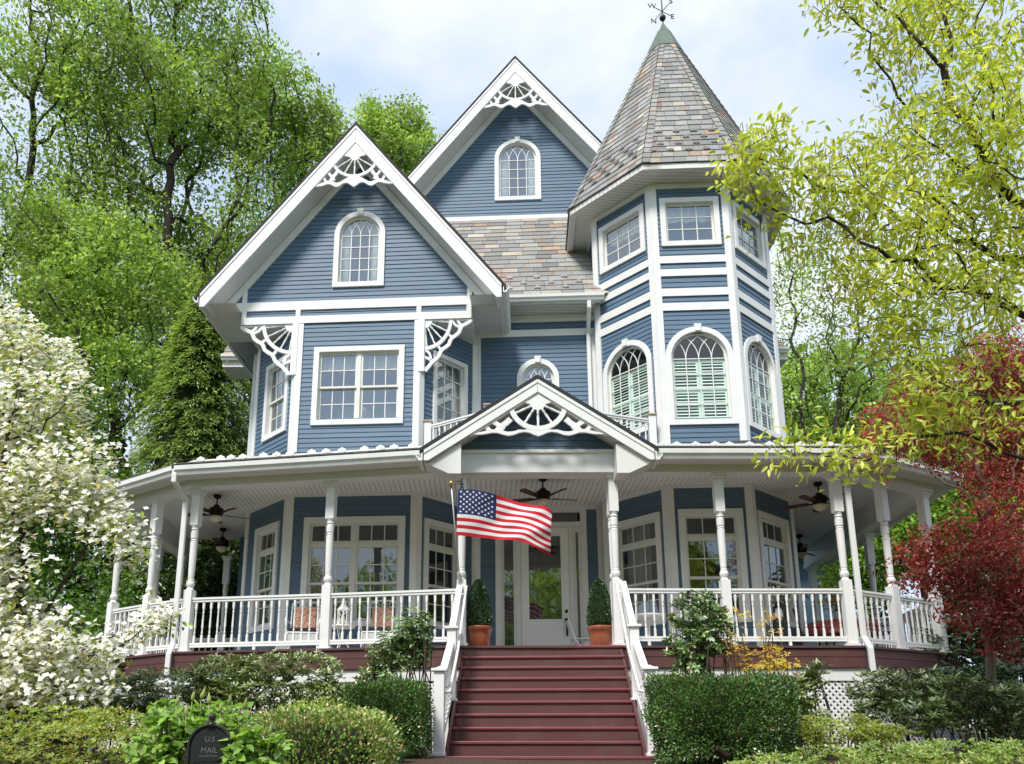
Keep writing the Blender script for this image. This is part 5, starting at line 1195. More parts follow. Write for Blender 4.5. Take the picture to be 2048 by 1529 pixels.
# ================================================================== TREES
def grow(path, A, step, kill, infl=1e9, jitter=.25, iters=140, up=.05):
    """space colonisation: grows a branch skeleton from `path` towards the attractor points A"""
    P = [np.array(p, float) for p in path]; par = [-1] + list(range(len(path) - 1))
    A = A.copy(); alive = np.ones(len(A), bool); nd = np.full(len(A), 1e9); ni = np.zeros(len(A), int)
    def upd(i0):
        Q = np.array(P[i0:])
        for s in range(0, len(Q), 64):
            D = np.linalg.norm(A[:, None, :] - Q[None, s:s + 64, :], axis=2); k = D.argmin(1); dm = D[np.arange(len(A)), k]; better = dm < nd; nd[better] = dm[better]; ni[better] = k[better] + i0 + s
    upd(0); stall = 0
    for it in range(iters):
        act = alive & (nd < infl)
        if not act.any(): break
        idx = ni[act]; V = A[act] - np.array(P)[idx]; V /= np.linalg.norm(V, axis=1, keepdims=True) + 1e-9
        S = {}
        for i, v in zip(idx, V): S[i] = S.get(i, 0) + v
        i0 = len(P)
        for i, v in S.items():
            v = v / (np.linalg.norm(v) + 1e-9) + rng.normal(0, jitter, 3) + np.array([0, 0, up]); v /= np.linalg.norm(v); P.append(P[i] + v * step); par.append(i)
        upd(i0); before = alive.sum(); alive &= nd > kill
        stall = stall + 1 if alive.sum() == before else 0
        if stall > (45 if alive.all() else 12): break
    return np.array(P), np.array(par)
def radii(P, par, tip, expo=2.3, rmax=None):
    n = len(P); r = np.zeros(n); kids = [[] for _ in range(n)]
    for i in range(1, n): kids[par[i]].append(i)
    for i in range(n - 1, -1, -1): r[i] = tip if not kids[i] else (sum(r[k] ** expo for k in kids[i])) ** (1 / expo)
    if rmax: r = np.where(r > tip, tip + (r - tip) * (rmax - tip) / max(1e-6, r[0] - tip), r)
    return r, kids
def limb_mesh(P, par, r, kids, rmin=0.0, sides=6):
    m = MB(); n = len(P)
    for i in range(1, n):
        if r[i] < rmin: continue
        p = par[i]; a, b = Vector(P[p]), Vector(P[i]); d = (b - a)
        if d.length < 1e-5: continue
        d.normalize(); main = max(kids[p], key=lambda k: r[k]) == i
        u = d.cross(Vector((.31, .17, .93)) if abs(d.z) < .9 else Vector((1, 0, 0))).normalized(); w = d.cross(u); ns = sides if r[i] > .03 else 4 if r[i] > .012 else 3
        ra = r[p] if main else min(r[p], r[i] * 1.25); vs = []
        for c, rr in ((a - d * (0 if main else 0), ra), (b, r[i])):
            for k in range(ns): t = 2 * math.pi * k / ns; vs.append(c + (u * math.cos(t) + w * math.sin(t)) * rr)
        m.add(vs, [[k, (k + 1) % ns, ns + (k + 1) % ns, ns + k] for k in range(ns)])
    return m
def in_blobs(blobs, n, hollow=.33, gap=None, seed=0):
    vol = np.array([b[3] * b[4] * b[5] for b in blobs]) ** .8; k = rng.choice(len(blobs), n * 3, p=vol / vol.sum()); B = np.array(blobs, float)[k]
    P = B[:, :3] + rdir(n * 3) * (rng.random((n * 3, 1)) ** hollow) * B[:, 3:6]
    if gap is not None: P = P[clump(P, gap[0], seed) > gap[1]]
    return P[:n]
def px_blob(px, py, Y, rx, ry, depth=1.0):
    c = at(px, py, Y); s = mpp(px, py, Y); return (c.x, c.y, c.z, rx * s, (rx + ry) / 2 * s * depth, ry * s * 1.08)
def tree(name, label, cat, path, blobs, nA, step, kill, per, size, pal, bark, spread=.25, tip=.008, rtop=None, leafmat='leaf', aspect=.6, droop=0.0, group=None, gap=None, seed=1, rmin=.0, leaf_r=2.2, hexa=False, wts=None, shade=.5, jitter=.25, size_fn=None):
    A = in_blobs(blobs, nA, gap=gap, seed=seed)
    P, par = grow(path, A, step, kill, jitter=jitter); r, kids = radii(P, par, tip, rmax=rtop)
    base = Vector(path[0]); t = thing(name, label, cat, base, group)
    limb_mesh(P, par, r, kids, rmin).build('trunk', bark, t, smooth=True)
    tips = P[(r < tip * leaf_r)]; tips = np.concatenate([tips, A + rng.normal(0, .03, A.shape)]) ; nL = len(tips) * per
    C = np.repeat(tips, per, 0) + rng.normal(0, spread, (nL, 3)); keep = clump(C, 2.2 / max(spread * 4, .4), seed + 5) > -.62; C = C[keep]; nL = len(C)
    D = rdir(nL) + np.array([0, 0, -droop]); Nn = rdir(nL) * .8 + np.array([0, -.25, .8])
    sh = 1 + shade * clump(C, 1.4, seed + 9)  # clump shading put into the leaf colours to give depth
    cr = pick(pal, nL, w=wts) * np.clip(sh, .3, 1.8)[:, None]
    sz = size * rng.uniform(.65, 1.25, nL)
    leaf_object('crown', C, D, Nn, sz, sz * aspect, cr, M[leafmat], t, hexa=hexa)
    return t, P, r, tips
def trunk_path(x, y, z0, z1, lean=(0, 0), n=8, wob=.12):
    return [(x + lean[0] * i / n + (wob * math.sin(i * 1.7 + x) if i else 0), y + lean[1] * i / n, z0 + (z1 - z0) * i / n) for i in range(n + 1)]
SPRING = [(.16, .25, .055), (.205, .305, .065), (.28, .385, .095), (.11, .175, .04)]
def big(px, Y, blobs, label, nA, per=9, size=.30, pal=SPRING, hz=5.0, seed=1, gap=(.55, -.45), name='deciduous_tree', rtop=.2, bark='darkbark', lean=(0, 0), tip=.02, spread=.21):
    b = at(px, 1300, Y); z0 = gz(b.x, Y)
    return tree(name, label, 'tree', trunk_path(b.x, Y, z0 - .1, z0 + hz, lean), [px_blob(*q) for q in blobs], nA, .55, .75, per, size, pal, M[bark], spread, tip, rtop, group='trees behind the house', gap=gap, seed=seed, rmin=.0)
big(70, 27, [(20, -60, 27, 170, 150), (150, 120, 27, 130, 200), (30, 330, 27, 140, 200), (110, 560, 26, 150, 150), (-60, 150, 27, 120, 250)], 'tall thin crowned tree at the far left, sky showing between its dark upright stems', 1500, 15, .17, seed=3, gap=(.7, -.02), rtop=.17, hz=6)
big(330, 28.5, [(340, -40, 28, 190, 150), (420, 140, 28, 150, 180), (270, 260, 28, 160, 220), (400, 400, 28, 180, 200), (330, 620, 27, 200, 180), (500, 250, 29, 80, 180), (200, 480, 28, 140, 170)], 'broad bright green tree at left, tallest and fullest of the row behind the house', 3000, 17, .175, seed=5, gap=(.7, -.12), hz=6, rtop=.27)
big(560, 31, [(575, 250, 31, 110, 120), (640, 370, 31, 100, 150), (480, 520, 31, 130, 180), (640, 260, 31, 60, 60), (560, 650, 31, 140, 150), (690, 330, 31, 40, 80)], 'spreading green tree just left of the front gable, behind its slanting eave', 1900, 18, .175, seed=9, gap=(.7, -.4), hz=6)
big(790, 36, [(790, 260, 36, 75, 55), (800, 330, 36, 90, 80), (740, 240, 36, 35, 35), (800, 500, 36, 120, 120)], 'round green treetop showing between the two gables', 900, 26, .19, seed=12, hz=9)
big(1630, 33, [(1630, 520, 33, 110, 90), (1660, 680, 33, 120, 120), (1600, 620, 33, 70, 120), (1700, 820, 33, 150, 110), (1780, 620, 33, 130, 150), (1900, 740, 34, 150, 160)], 'thin leafed tree with dark bare limbs right of the turret', 560, 14, .16, seed=15, gap=(.6, .0), hz=7, rtop=.17)
big(1500, 44, [(1640, 800, 44, 160, 100), (1850, 900, 44, 220, 130), (1700, 950, 44, 200, 120), (2050, 850, 44, 150, 150)], 'low dense green tree far behind the right side of the porch', 1300, 14, .4, seed=18, gap=None, hz=4)
big(150, 21, [(60, 850, 21, 150, 130), (160, 1010, 21, 130, 130), (20, 1080, 21, 200, 150), (120, 1250, 20, 200, 130), (300, 1230, 20.5, 80, 80), (-40, 1380, 18, 160, 90)], 'dark leafy tree behind the white flowering dogwood', 1700, 26, .13, pal=[(.05, .11, .02), (.08, .165, .03), (.12, .22, .035)], seed=21, gap=None, hz=2.5)
big(1850, 20, [(1800, 1040, 20, 100, 110), (1920, 1000, 20, 130, 130), (1720, 1130, 21, 80, 100), (2040, 1060, 20, 100, 150)], 'light green leafy tree behind the right end of the porch, under the red maple', 1400, 26, .13, pal=[(.10, .19, .03), (.16, .28, .045), (.24, .36, .06)], seed=23, gap=None, hz=2)
big(230, 24.5, [(230, 540, 24.5, 130, 110), (110, 650, 24, 150, 130), (330, 640, 25, 90, 130), (40, 480, 24.5, 120, 120), (200, 760, 24, 120, 120)], 'mid green tree filling the gap between the dogwood and the broad tree at left', 1500, 18, .16, seed=33, gap=(.7, -.2), hz=3)
# conifer: drooping sprays set on whorls around one straight trunk
def conifer(name, label, px, Y, pytop, pybot, rpx, n, pal, seed=0, spray=.55):
    tp, bt = at(px, pytop, Y), at(px, pybot, Y); rad = rpx * mpp(px, pybot, Y); z0 = gz(bt.x, Y); t = thing(name, label, 'conifer', (bt.x, Y, z0), 'evergreens behind the house')
    m = MB(); m.tube([(bt.x, Y, z0 - .1), (bt.x, Y, (z0 + tp.z) / 2), (tp.x, Y, tp.z)], [.22, .12, .015], 8); m.build('trunk', M['darkbark'], t)
    h = tp.z - z0; ns = n // 26; u = rng.random(ns) ** 1.25; a = rng.uniform(0, 6.28, ns); rr = rad * (1 - u) ** .72 * (1 + .16 * np.sin(a * 5 + u * 31)) * rng.uniform(.72, 1.06, ns) + .05
    S = np.stack([bt.x + rr * np.cos(a), Y + rr * np.sin(a), z0 + .25 + u * h - .1 * rr], 1); out = np.stack([np.cos(a), np.sin(a), -.45 + 0 * a], 1)
    C = np.repeat(S, 26, 0); O = np.repeat(out, 26, 0); q = rng.random((len(C), 1)); side = np.cross(O, [0, 0, 1.]); 
    C = C + O * (q - .6) * spray + side * rng.normal(0, .13, (len(C), 1)) * spray * (1.3 - q) + rng.normal(0, .04, C.shape) + np.array([0, 0, -1.]) * (q ** 2) * spray * .35
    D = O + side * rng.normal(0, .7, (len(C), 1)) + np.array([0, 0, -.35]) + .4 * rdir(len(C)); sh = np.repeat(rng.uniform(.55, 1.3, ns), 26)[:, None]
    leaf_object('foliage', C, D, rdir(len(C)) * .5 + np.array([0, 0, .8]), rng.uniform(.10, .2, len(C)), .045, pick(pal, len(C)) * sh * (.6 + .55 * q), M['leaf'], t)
    m = MB(); m.lathe((bt.x, Y, z0 + .3), [(rad * .62, 0), (rad * .6, h * .2), (rad * .4, h * .5), (rad * .16, h * .8), (.02, h * .93)], 14); m.build('shade_core', M['shade_stem'], t)  # dark body inside the sprays serves as painted inner shade
CON = [(.14, .22, .055), (.19, .28, .07), (.25, .34, .09), (.11, .17, .045)]
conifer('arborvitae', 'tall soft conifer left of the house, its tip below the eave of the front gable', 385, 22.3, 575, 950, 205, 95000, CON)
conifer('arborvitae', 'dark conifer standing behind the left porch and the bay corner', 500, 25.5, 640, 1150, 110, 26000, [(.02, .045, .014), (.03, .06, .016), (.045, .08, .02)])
# trees and a house across the street, which the porch windows mirror
for k_, (x_, y_, h_, r_) in enumerate(((-17, -26, 12, 5.5), (-7, -30, 14, 6.5), (3.5, -26, 14, 5.6), (24, -28, 14, 6.5), (33, -24, 12, 6), (-12.5, -36, 17, 7), (10.5, -40, 18, 7), (-1.5, -38, 17, 7))):
    tree('street_tree', ['first', 'second', 'third', 'fourth', 'fifth', 'sixth', 'seventh', 'eighth'][k_] + ' leafy tree across the street from the left, mirrored in the porch windows', 'tree', trunk_path(x_, y_, -.2, h_ * .4, n=5), [(x_, y_, h_ * .62, r_, r_, h_ * .42)], 420, .8, 1.0, 12, .5, SPRING, M['darkbark'], .5, .02, .25, group='trees across the street', seed=60 + k_)
nb = thing('neighbour_house', 'pale painted brick house across the street, mirrored in the porch windows', 'house', (14, -30, 0)); c = MB(); c.box(9, 19, -34, -27, -.2, 6.2); c.build('wall', M['brick'], nb)
c = MB(); c.poly(Frame(None, O=(14, -27, 0), S=(1, 0, 0), U=(0, 0, 1)), [(-5.6, 6.0), (5.6, 6.0), (0, 9.6)], -.5, 7.5); c.build('roof', M['slate_edge'], nb)
for x_ in (10.8, 14, 17.2):
    for z_ in (1.0, 3.9): c = MB(); c.box(x_ - .55, x_ + .55, -27.0, -26.95, z_, z_ + 1.5); c.build('window', M['black'], nb)
# ---- dogwood
def flowers(name, C, size, pal, parent):
    n = len(C); up = rdir(n) * .55 + np.array([0, -.55, .75]); up /= np.linalg.norm(up, axis=1, keepdims=True); a = np.cross(up, rdir(n)); a /= np.linalg.norm(a, axis=1, keepdims=True); b = np.cross(up, a)
    D = np.concatenate([a, b, -a, -b]) + np.concatenate([up] * 4) * .25; s = np.concatenate([rng.uniform(.8, 1.2, n) * size] * 4)
    leaf_object(name, np.concatenate([C] * 4), D, np.concatenate([up] * 4), s, s * .9, np.concatenate([pick(pal, n, .07)] * 4), M['petal'], parent, hexa=True, fold=.12)
dx = at(40, 1300, 9.6)
DB_ = [(40, 700, 9.6, 90, 80), (130, 720, 9.6, 70, 70), (60, 850, 9.4, 120, 110), (170, 830, 9.4, 60, 80), (-60, 950, 9.4, 140, 220), (120, 1010, 9.2, 150, 90), (215, 1020, 9.2, 75, 70), (80, 1170, 9.1, 190, 90), (220, 1100, 9.2, 110, 70), (120, 1300, 9, 180, 80), (260, 1240, 9.0, 110, 40), (330, 1250, 9.0, 70, 18), (220, 1330, 9.1, 70, 45), (60, 1340, 8.8, 150, 70), (-40, 1250, 9, 100, 140), (150, 1390, 8.8, 140, 30), (180, 940, 9.2, 90, 80), (200, 1180, 9.0, 110, 60), (200, 1160, 9.1, 70, 60), (60, 1050, 9.2, 130, 110), (20, 640, 9.7, 25, 60), (285, 1050, 9.2, 35, 40)]
t, P, r, tips = tree('dogwood', 'dogwood tree covered in white blossom at the left edge, in front of the porch', 'tree', trunk_path(dx.x, 9.6, gz(dx.x, 9.6) - .1, 2.9, (.1, 0), 6, .06), [px_blob(q[0] - 38, *q[1:]) for q in DB_], 2500, .17, .17, 2, .075, [(.24, .34, .045), (.32, .40, .06), (.17, .25, .045), (.42, .38, .1)], M['bark'], .07, .004, .07, 'leaf', .5, .2, seed=31, gap=(1.5, -.62), hexa=True, leaf_r=1.8)
C = np.repeat(tips, 5, 0) + rng.normal(0, .07, (len(tips) * 5, 3)) + np.array([0, 0, .03]); C = C[clump(C, 2.6, 77) > -.72]
flowers('blossoms', C, .037, [(.92, .92, .89), (.90, .90, .86), (.93, .93, .92), (.87, .86, .78)], t)
# ---- oak on the right, limbs reaching in from a trunk outside the frame
ob = at(2330, 1300, 7.6); oz = gz(ob.x, 7.6)
OB = [(1520, 320, 6.7, 75, 80), (1600, 420, 6.8, 110, 90), (1700, 300, 6.9, 90, 150), (1780, 480, 7, 130, 120), (1900, 250, 7, 130, 170), (2030, 120, 7.2, 120, 170), (1660, 560, 6.8, 120, 70), (1850, 640, 7, 170, 100), (2020, 470, 7.2, 120, 170), (1780, 760, 6.8, 150, 60), (1930, 830, 7, 140, 60), (1700, 640, 6.7, 100, 60), (2100, 700, 7.3, 120, 180), (1680, 180, 6.9, 60, 90), (1820, 70, 7.1, 120, 60), (1700, -20, 7, 90, 50), (1980, -60, 7.2, 200, 80), (1600, 560, 6.7, 70, 30), (1620, 905, 6.6, 110, 18), (1750, 900, 6.8, 80, 50), (1560, 270, 6.8, 40, 40), (1480, 350, 6.7, 35, 30)]
t, P, r, tips = tree('oak_tree', 'oak with fresh yellow green leaves and catkins reaching in from the right edge', 'tree', trunk_path(ob.x, 7.6, oz - .1, 6.2, (-.1, 0), 10, .05), [px_blob(*q) for q in OB], 2200, .2, .2, 6, .09, [(.32, .38, .05), (.41, .45, .06), (.50, .51, .10), (.28, .36, .05), (.36, .42, .06)], M['darkbark'], .085, .0042, .085, 'leaf', .34, .25, seed=41, gap=(1.6, -.35), hexa=True, leaf_r=1.75, shade=.25)
k = rng.choice(len(tips), 1500); C = tips[k] + rng.normal(0, .06, (1500, 3)); L_ = rng.uniform(.05, .1, 1500); m = MB(); m.cols = True
for c_, l_ in zip(C, L_):
    for q_ in range(3):
        m.curc = tuple(np.array((.34, .32, .07)) * random.uniform(.7, 1.2)); a = random.uniform(0, 3); o = Vector(c_) + Vector((random.gauss(0, .02), random.gauss(0, .02), 0)); d_ = Vector((math.cos(a), math.sin(a), 0)) * .005; e = o + Vector((random.gauss(0, .012), random.gauss(0, .012), -l_))
        m.add([o - d_, o + d_, e + d_ * .8, e - d_ * .8], [(0, 1, 2, 3)])
m.build('catkins', M['leaf'], t)
# ---- red japanese maple
mb_ = at(2015, 1420, 11.0); mz = gz(mb_.x, 11)
MBL = [(1930, 760, 11.3, 150, 70), (2040, 720, 11.3, 110, 70), (1830, 850, 11.2, 110, 60), (1960, 880, 11.2, 150, 70), (1790, 1000, 11, 75, 45), (1860, 960, 11, 110, 60), (1990, 1010, 11, 100, 80), (1870, 1150, 10.8, 85, 28), (1830, 1120, 10.8, 50, 30), (1960, 1120, 10.6, 70, 55), (2030, 1140, 10.6, 60, 90), (2060, 900, 11.2, 90, 120), (1770, 900, 11.2, 60, 40), (1920, 1195, 10.8, 40, 40), (2010, 1210, 10.6, 50, 40), (1760, 1030, 11, 40, 14), (1900, 1060, 10.9, 120, 50), (1960, 1235, 10.5, 90, 35), (1850, 1160, 10.7, 70, 25), (1830, 1080, 10.8, 60, 40), (2020, 1280, 10.5, 60, 40), (2060, 1200, 10.5, 70, 60)]
t, P, r, tips = tree('japanese_maple', 'dark red Japanese maple with layered drooping foliage at the right edge', 'tree', [(mb_.x + .02, 11, mz - .1), (mb_.x - .05, 11, mz + .5), (mb_.x - .16, 11, mz + 1.0), (mb_.x - .1, 11, mz + 1.5), (mb_.x - .2, 11, mz + 2.1), (mb_.x - .1, 11, mz + 2.7)], [px_blob(*q, .8) for q in MBL], 2600, .19, .17, 9, .075, [(.26, .026, .032), (.19, .02, .027), (.33, .045, .05), (.24, .05, .04), (.46, .14, .14), (.31, .08, .055)], M['palebark'], .07, .005, .06, 'leaf', .42, .45, seed=51, gap=(1.8, -.38), leaf_r=1.8, shade=.45)
# ================================================================== SHRUBS
def superpts(c, h, n, e=.55, inner=.25):
    u = rng.uniform(-1, 1, (n, 3)); ax_ = rng.integers(0, 3, n); u[np.arange(n), ax_] = np.sign(u[np.arange(n), ax_]); d = u / np.linalg.norm(u, axis=1, keepdims=True); q = u * (1 - e) + d * 1.12 * e; rr = 1 - inner * rng.random((n, 1)) ** 2
    return np.array(c) + q * np.array(h) * rr, d
def shrub_stems(t, base, tops, r=.012):
    m = MB()
    for p in tops:
        b = base + Vector((random.gauss(0, .12), random.gauss(0, .08), 0)); md = b.lerp(Vector(p), .5) + Vector((random.gauss(0, .07), random.gauss(0, .07), .05)); m.tube([b, md, Vector(p)], [r, r * .7, r * .35], 5)
    m.build('stems', M['bark'], t)
def boxwood(px0, px1, pyt, Y, dy, label, n, pal, zb=None, leaf=.033, name='boxwood_shrub', cat='shrub', lump=.07, e=.5, hexa=False, matn='gloss'):
    pm = (px0 + px1) / 2; c = at(pm, pyt, Y); s = mpp(pm, pyt, Y); hx = (px1 - px0) / 2 * s; zb = gz(c.x, Y) if zb is None else zb; hz = (c.z - zb) / 2
    t = thing(name, label, cat, (c.x, Y, zb), 'clipped and mounded shrubs'); C0 = (c.x, Y, zb + hz)
    P, d = superpts(C0, (hx, dy, hz), n, e); o = P - np.array(C0); P = np.array(C0) + o * (1 + lump * clump(P, 5.5, n % 97) + lump * .6 * clump(P, 13, n % 89))[:, None] + d * (rng.random((n, 1)) ** 4) * .07
    D = d * 1.0 + np.array([0, 0, .5]) + .8 * rdir(n); depth = np.clip(1 - np.linalg.norm((P - np.array(C0)) / np.array((hx, dy, hz)), axis=1), 0, 1)
    leaf_object('foliage', P, D, rdir(n) + d * .6 + np.array([0, 0, .4]), leaf * rng.uniform(.7, 1.3, n), leaf * .6 * rng.uniform(.8, 1.2, n), pick(pal, n) * (1 + .35 * clump(P, 7, 3))[:, None], M[matn], t, hexa=hexa)
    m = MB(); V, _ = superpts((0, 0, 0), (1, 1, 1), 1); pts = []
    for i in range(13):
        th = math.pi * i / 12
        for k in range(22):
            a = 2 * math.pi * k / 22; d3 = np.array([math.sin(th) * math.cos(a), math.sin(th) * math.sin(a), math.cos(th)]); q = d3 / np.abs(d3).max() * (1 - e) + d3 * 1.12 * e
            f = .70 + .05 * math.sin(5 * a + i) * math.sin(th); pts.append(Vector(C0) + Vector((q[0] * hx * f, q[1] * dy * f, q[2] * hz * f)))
    m.add(pts, [[i * 22 + k, i * 22 + (k + 1) % 22, (i + 1) * 22 + (k + 1) % 22, (i + 1) * 22 + k] for i in range(12) for k in range(22)]); m.build('shade_core', M['shade_stem'], t)  # dark solid core paints the shade between the leaves
    return t
BOX = [(.05, .12, .028), (.075, .17, .037), (.11, .22, .045), (.035, .085, .022)]
boxwood(1310, 1568, 1364, 9.5, .62, 'wide clipped boxwood right of the stairs', 46000, BOX + BOX + [(.17, .13, .05)], e=.46, lump=.15)
boxwood(698, 856, 1372, 10.1, .5, 'rounded clipped boxwood left of the stairs, beside the bottom newel post', 26000, BOX + BOX + [(.17, .13, .05)], e=.42, lump=.1)
boxwood(500, 782, 1428, 7.6, .5, 'low mounded shrub with bright leaf tips right of the mailbox', 14000, [(.11, .2, .035), (.17, .28, .05), (.24, .33, .07), (.4, .30, .14)], leaf=.034, lump=.12, hexa=True)
boxwood(560, 700, 1408, 8.7, .35, 'yellow green azalea tucked behind the low shrub by the mailbox', 5500, [(.22, .29, .05), (.3, .36, .06)], leaf=.03, lump=.16, e=.8, hexa=True, name='azalea')
# whorled broad leaf shrubs
def whorl_shrub(name, label, blobs, nW, leafL, pal, budpal=None, zfloor=None, base=None, cat='shrub', group=None, per=7, wid=.3, matn='gloss', bud=.0, stems=26, droop=-.2, gap=None, seed=0, shade=.4, hollow=.22):
    B = [px_blob(*q) for q in blobs]; Q = in_blobs(B, nW, hollow=hollow, gap=gap, seed=seed); Y = np.mean([b[1] for b in B]); x = np.mean([b[0] for b in B])
    zb = gz(x, Y); Q = Q[Q[:, 2] > zb + .08]; n = len(Q); t = thing(name, label, cat, (x, float(Y), zb), group)
    cen = np.array([np.mean([b[0] for b in B]), Y, zb]); ax = rdir(n) * .5 + np.array([0, -.25, .9]); ax /= np.linalg.norm(ax, axis=1, keepdims=True); s1 = np.cross(ax, rdir(n)); s1 /= np.linalg.norm(s1, axis=1, keepdims=True); s2 = np.cross(ax, s1)
    C = []; D = []; Nn = []
    for k in range(per):
        a = 2 * math.pi * k / per + rng.normal(0, .25, (n, 1)); d = s1 * np.cos(a) + s2 * np.sin(a) + ax * rng.uniform(-.1, .75, (n, 1)); C.append(Q + d * .01); D.append(d - np.array([0, 0, droop])); Nn.append(ax + .35 * rdir(n))
    C = np.concatenate(C); D = np.concatenate(D); Nn = np.concatenate(Nn); sh = np.clip(1 + shade * clump(C, 4.5, seed), .4, 1.7)[:, None]
    leaf_object('foliage', C, D, Nn, leafL * rng.uniform(.7, 1.2, len(C)), leafL * wid * rng.uniform(.85, 1.15, len(C)), pick(pal, len(C)) * sh, M[matn], t, hexa=True)
    if budpal:
        k = rng.random(n) < .55; q = Q[k]; a_ = ax[k]; C = np.concatenate([q] * 3); D = np.concatenate([a_ + .12 * rdir(len(q)) for _ in range(3)]); leaf_object('buds', C, D, rdir(len(C)), bud, bud * .5, pick(budpal, len(C), .1), M['petal'], t)['kind'] = 'stuff'
    j = rng.choice(n, min(stems, n), replace=False)
    m = MB()
    for i in j:
        p = Vector(Q[i]); b = Vector((p.x * .75 + x * .25 + random.gauss(0, .08), p.y * .6 + float(Y) * .4, zb - .03)); md = b.lerp(p, .55) + Vector((random.gauss(0, .09), random.gauss(0, .06), .04)); m.tube([b, md, p], [.014, .010, .005], 5)
    m.build('stems', M['bark'], t); return t
RH = [(.075, .125, .028), (.12, .18, .042), (.19, .25, .07), (.34, .38, .2)]  # last, palest green puts leaf highlights into the colour
PALE = [(.50, .50, .36), (.42, .44, .28), (.6, .58, .46)]
whorl_shrub('rhododendron', 'leftmost dark rhododendron, in front of the deck and half under the dogwood', [(330, 1385, 11.4, 90, 45), (250, 1400, 11.2, 80, 40), (160, 1400, 11, 90, 50)], 620, .085, RH, PALE, group='rhododendrons along the porch', bud=.045, seed=2, gap=(3, -.4))
whorl_shrub('rhododendron', 'longest dark rhododendron, pale bud tips, below the left deck edge', [(450, 1350, 11.6, 75, 34), (540, 1343, 11.6, 80, 34), (430, 1390, 11.5, 70, 34), (620, 1348, 11.6, 65, 38), (520, 1388, 11.6, 120, 34), (640, 1395, 11.5, 60, 30)], 1150, .085, RH, PALE, group='rhododendrons along the porch', bud=.05, seed=4, gap=(3, -.45))
whorl_shrub('rhododendron', 'thin open rhododendron before the left lattice, beside the tall camellia', [(690, 1350, 11.5, 45, 34), (740, 1345, 11.5, 45, 25), (660, 1400, 11.4, 45, 25)], 170, .085, RH, PALE, group='rhododendrons along the porch', bud=.05, seed=6, gap=(3, -.1), stems=30)
whorl_shrub('rhododendron', 'upright rhododendron between the orange shrub and the broad right hedge', [(1660, 1370, 11.0, 55, 45), (1640, 1440, 10.9, 50, 40), (1690, 1340, 11.0, 45, 30), (1610, 1400, 11, 45, 45), (1680, 1420, 10.9, 50, 45)], 620, .09, RH, PALE, group='rhododendrons along the porch', bud=.04, seed=8, gap=(3, -.3))
whorl_shrub('rhododendron', 'broad rhododendron with glossy leaves below the right end of the deck', [(1780, 1385, 11.0, 80, 42), (1850, 1400, 10.9, 100, 55), (1950, 1415, 10.7, 100, 55), (1800, 1440, 10.6, 90, 35), (2030, 1430, 10.6, 70, 60)], 1150, .085, RH + [(.10, .14, .06)], PALE, group='rhododendrons along the porch', bud=.03, seed=10, gap=(3, -.5))
CAM = [(.055, .11, .03), (.085, .165, .045), (.14, .22, .07), (.22, .29, .13)]
whorl_shrub('camellia', 'tall glossy camellia in front of the left railing, beside the stairs', [(810, 1255, 11.3, 55, 50), (790, 1300, 11.3, 55, 40), (830, 1290, 11.3, 38, 50), (800, 1345, 11.3, 55, 35)], 520, .075, CAM, PALE, group='camellias beside the stairs', per=6, wid=.46, bud=.03, seed=12, gap=(4, -.45), droop=.3)
whorl_shrub('camellia', 'tall glossy camellia in front of the right railing, beside the orange shrub', [(1395, 1230, 11.2, 55, 45), (1380, 1290, 11.2, 52, 45), (1420, 1260, 11.2, 45, 50), (1385, 1345, 11.2, 40, 35)], 480, .078, CAM, [(.3, .38, .15), (.5, .5, .35)], group='camellias beside the stairs', per=6, wid=.5, bud=.03, seed=14, gap=(4, -.45), droop=.3)
whorl_shrub('nandina', 'wispy shrub with orange yellow leaves in front of the right railing', [(1480, 1265, 11.1, 28, 55), (1540, 1262, 11.1, 22, 45), (1510, 1320, 11.1, 70, 32), (1560, 1345, 11.1, 60, 28), (1450, 1260, 11.1, 16, 40)], 270, .045, [(.55, .32, .04), (.62, .38, .06), (.45, .22, .04), (.4, .37, .07)], None, per=7, wid=.36, matn='leaf', seed=16, gap=(6, -.25), stems=40, droop=.2)
whorl_shrub('evergreen_shrub', 'big dark evergreen shrub at the right edge, behind the maple trunk', [(1960, 1220, 14.5, 90, 90), (1930, 1310, 14.2, 90, 70), (2040, 1280, 14.2, 90, 110), (1900, 1180, 14.8, 40, 60)], 900, .12, [(.025, .055, .02), (.042, .085, .027), (.07, .12, .042)], None, per=7, wid=.42, seed=18, group='evergreen shrubs at the right edge')
whorl_shrub('evergreen_shrub', 'dark broadleaf shrub seen behind the left side railing', [(370, 1150, 20, 90, 60), (440, 1210, 20, 70, 60), (320, 1230, 19.8, 60, 60), (480, 1120, 20.5, 50, 60)], 700, .15, [(.02, .045, .014), (.04, .085, .02), (.07, .14, .03)], None, per=7, wid=.42, seed=19)
whorl_shrub('evergreen_shrub', 'dense dark evergreen mass low at the left edge, behind the dogwood', [(60, 1330, 15, 150, 100), (200, 1350, 15, 110, 70), (-60, 1420, 14, 120, 80), (120, 1440, 13, 200, 50)], 1500, .13, [(.03, .06, .02), (.05, .10, .03), (.08, .14, .045)], None, per=7, wid=.42, seed=28, hollow=.4)
whorl_shrub('evergreen_shrub', 'dark evergreen farther back at the right edge, between maple and porch end', [(2010, 1160, 18, 110, 110), (1920, 1300, 18, 90, 100), (2060, 1320, 17, 90, 100)], 1300, .14, [(.03, .06, .02), (.05, .10, .03)], None, per=7, wid=.42, seed=35, hollow=.4)
whorl_shrub('evergreen_shrub', 'lower dark evergreen at the right edge, below the red maple', [(1990, 1400, 13, 90, 70), (1900, 1380, 13.2, 70, 50), (2070, 1440, 12.5, 80, 70)], 700, .12, [(.03, .06, .02), (.05, .10, .03), (.08, .14, .045)], None, per=7, wid=.42, seed=29, hollow=.4)
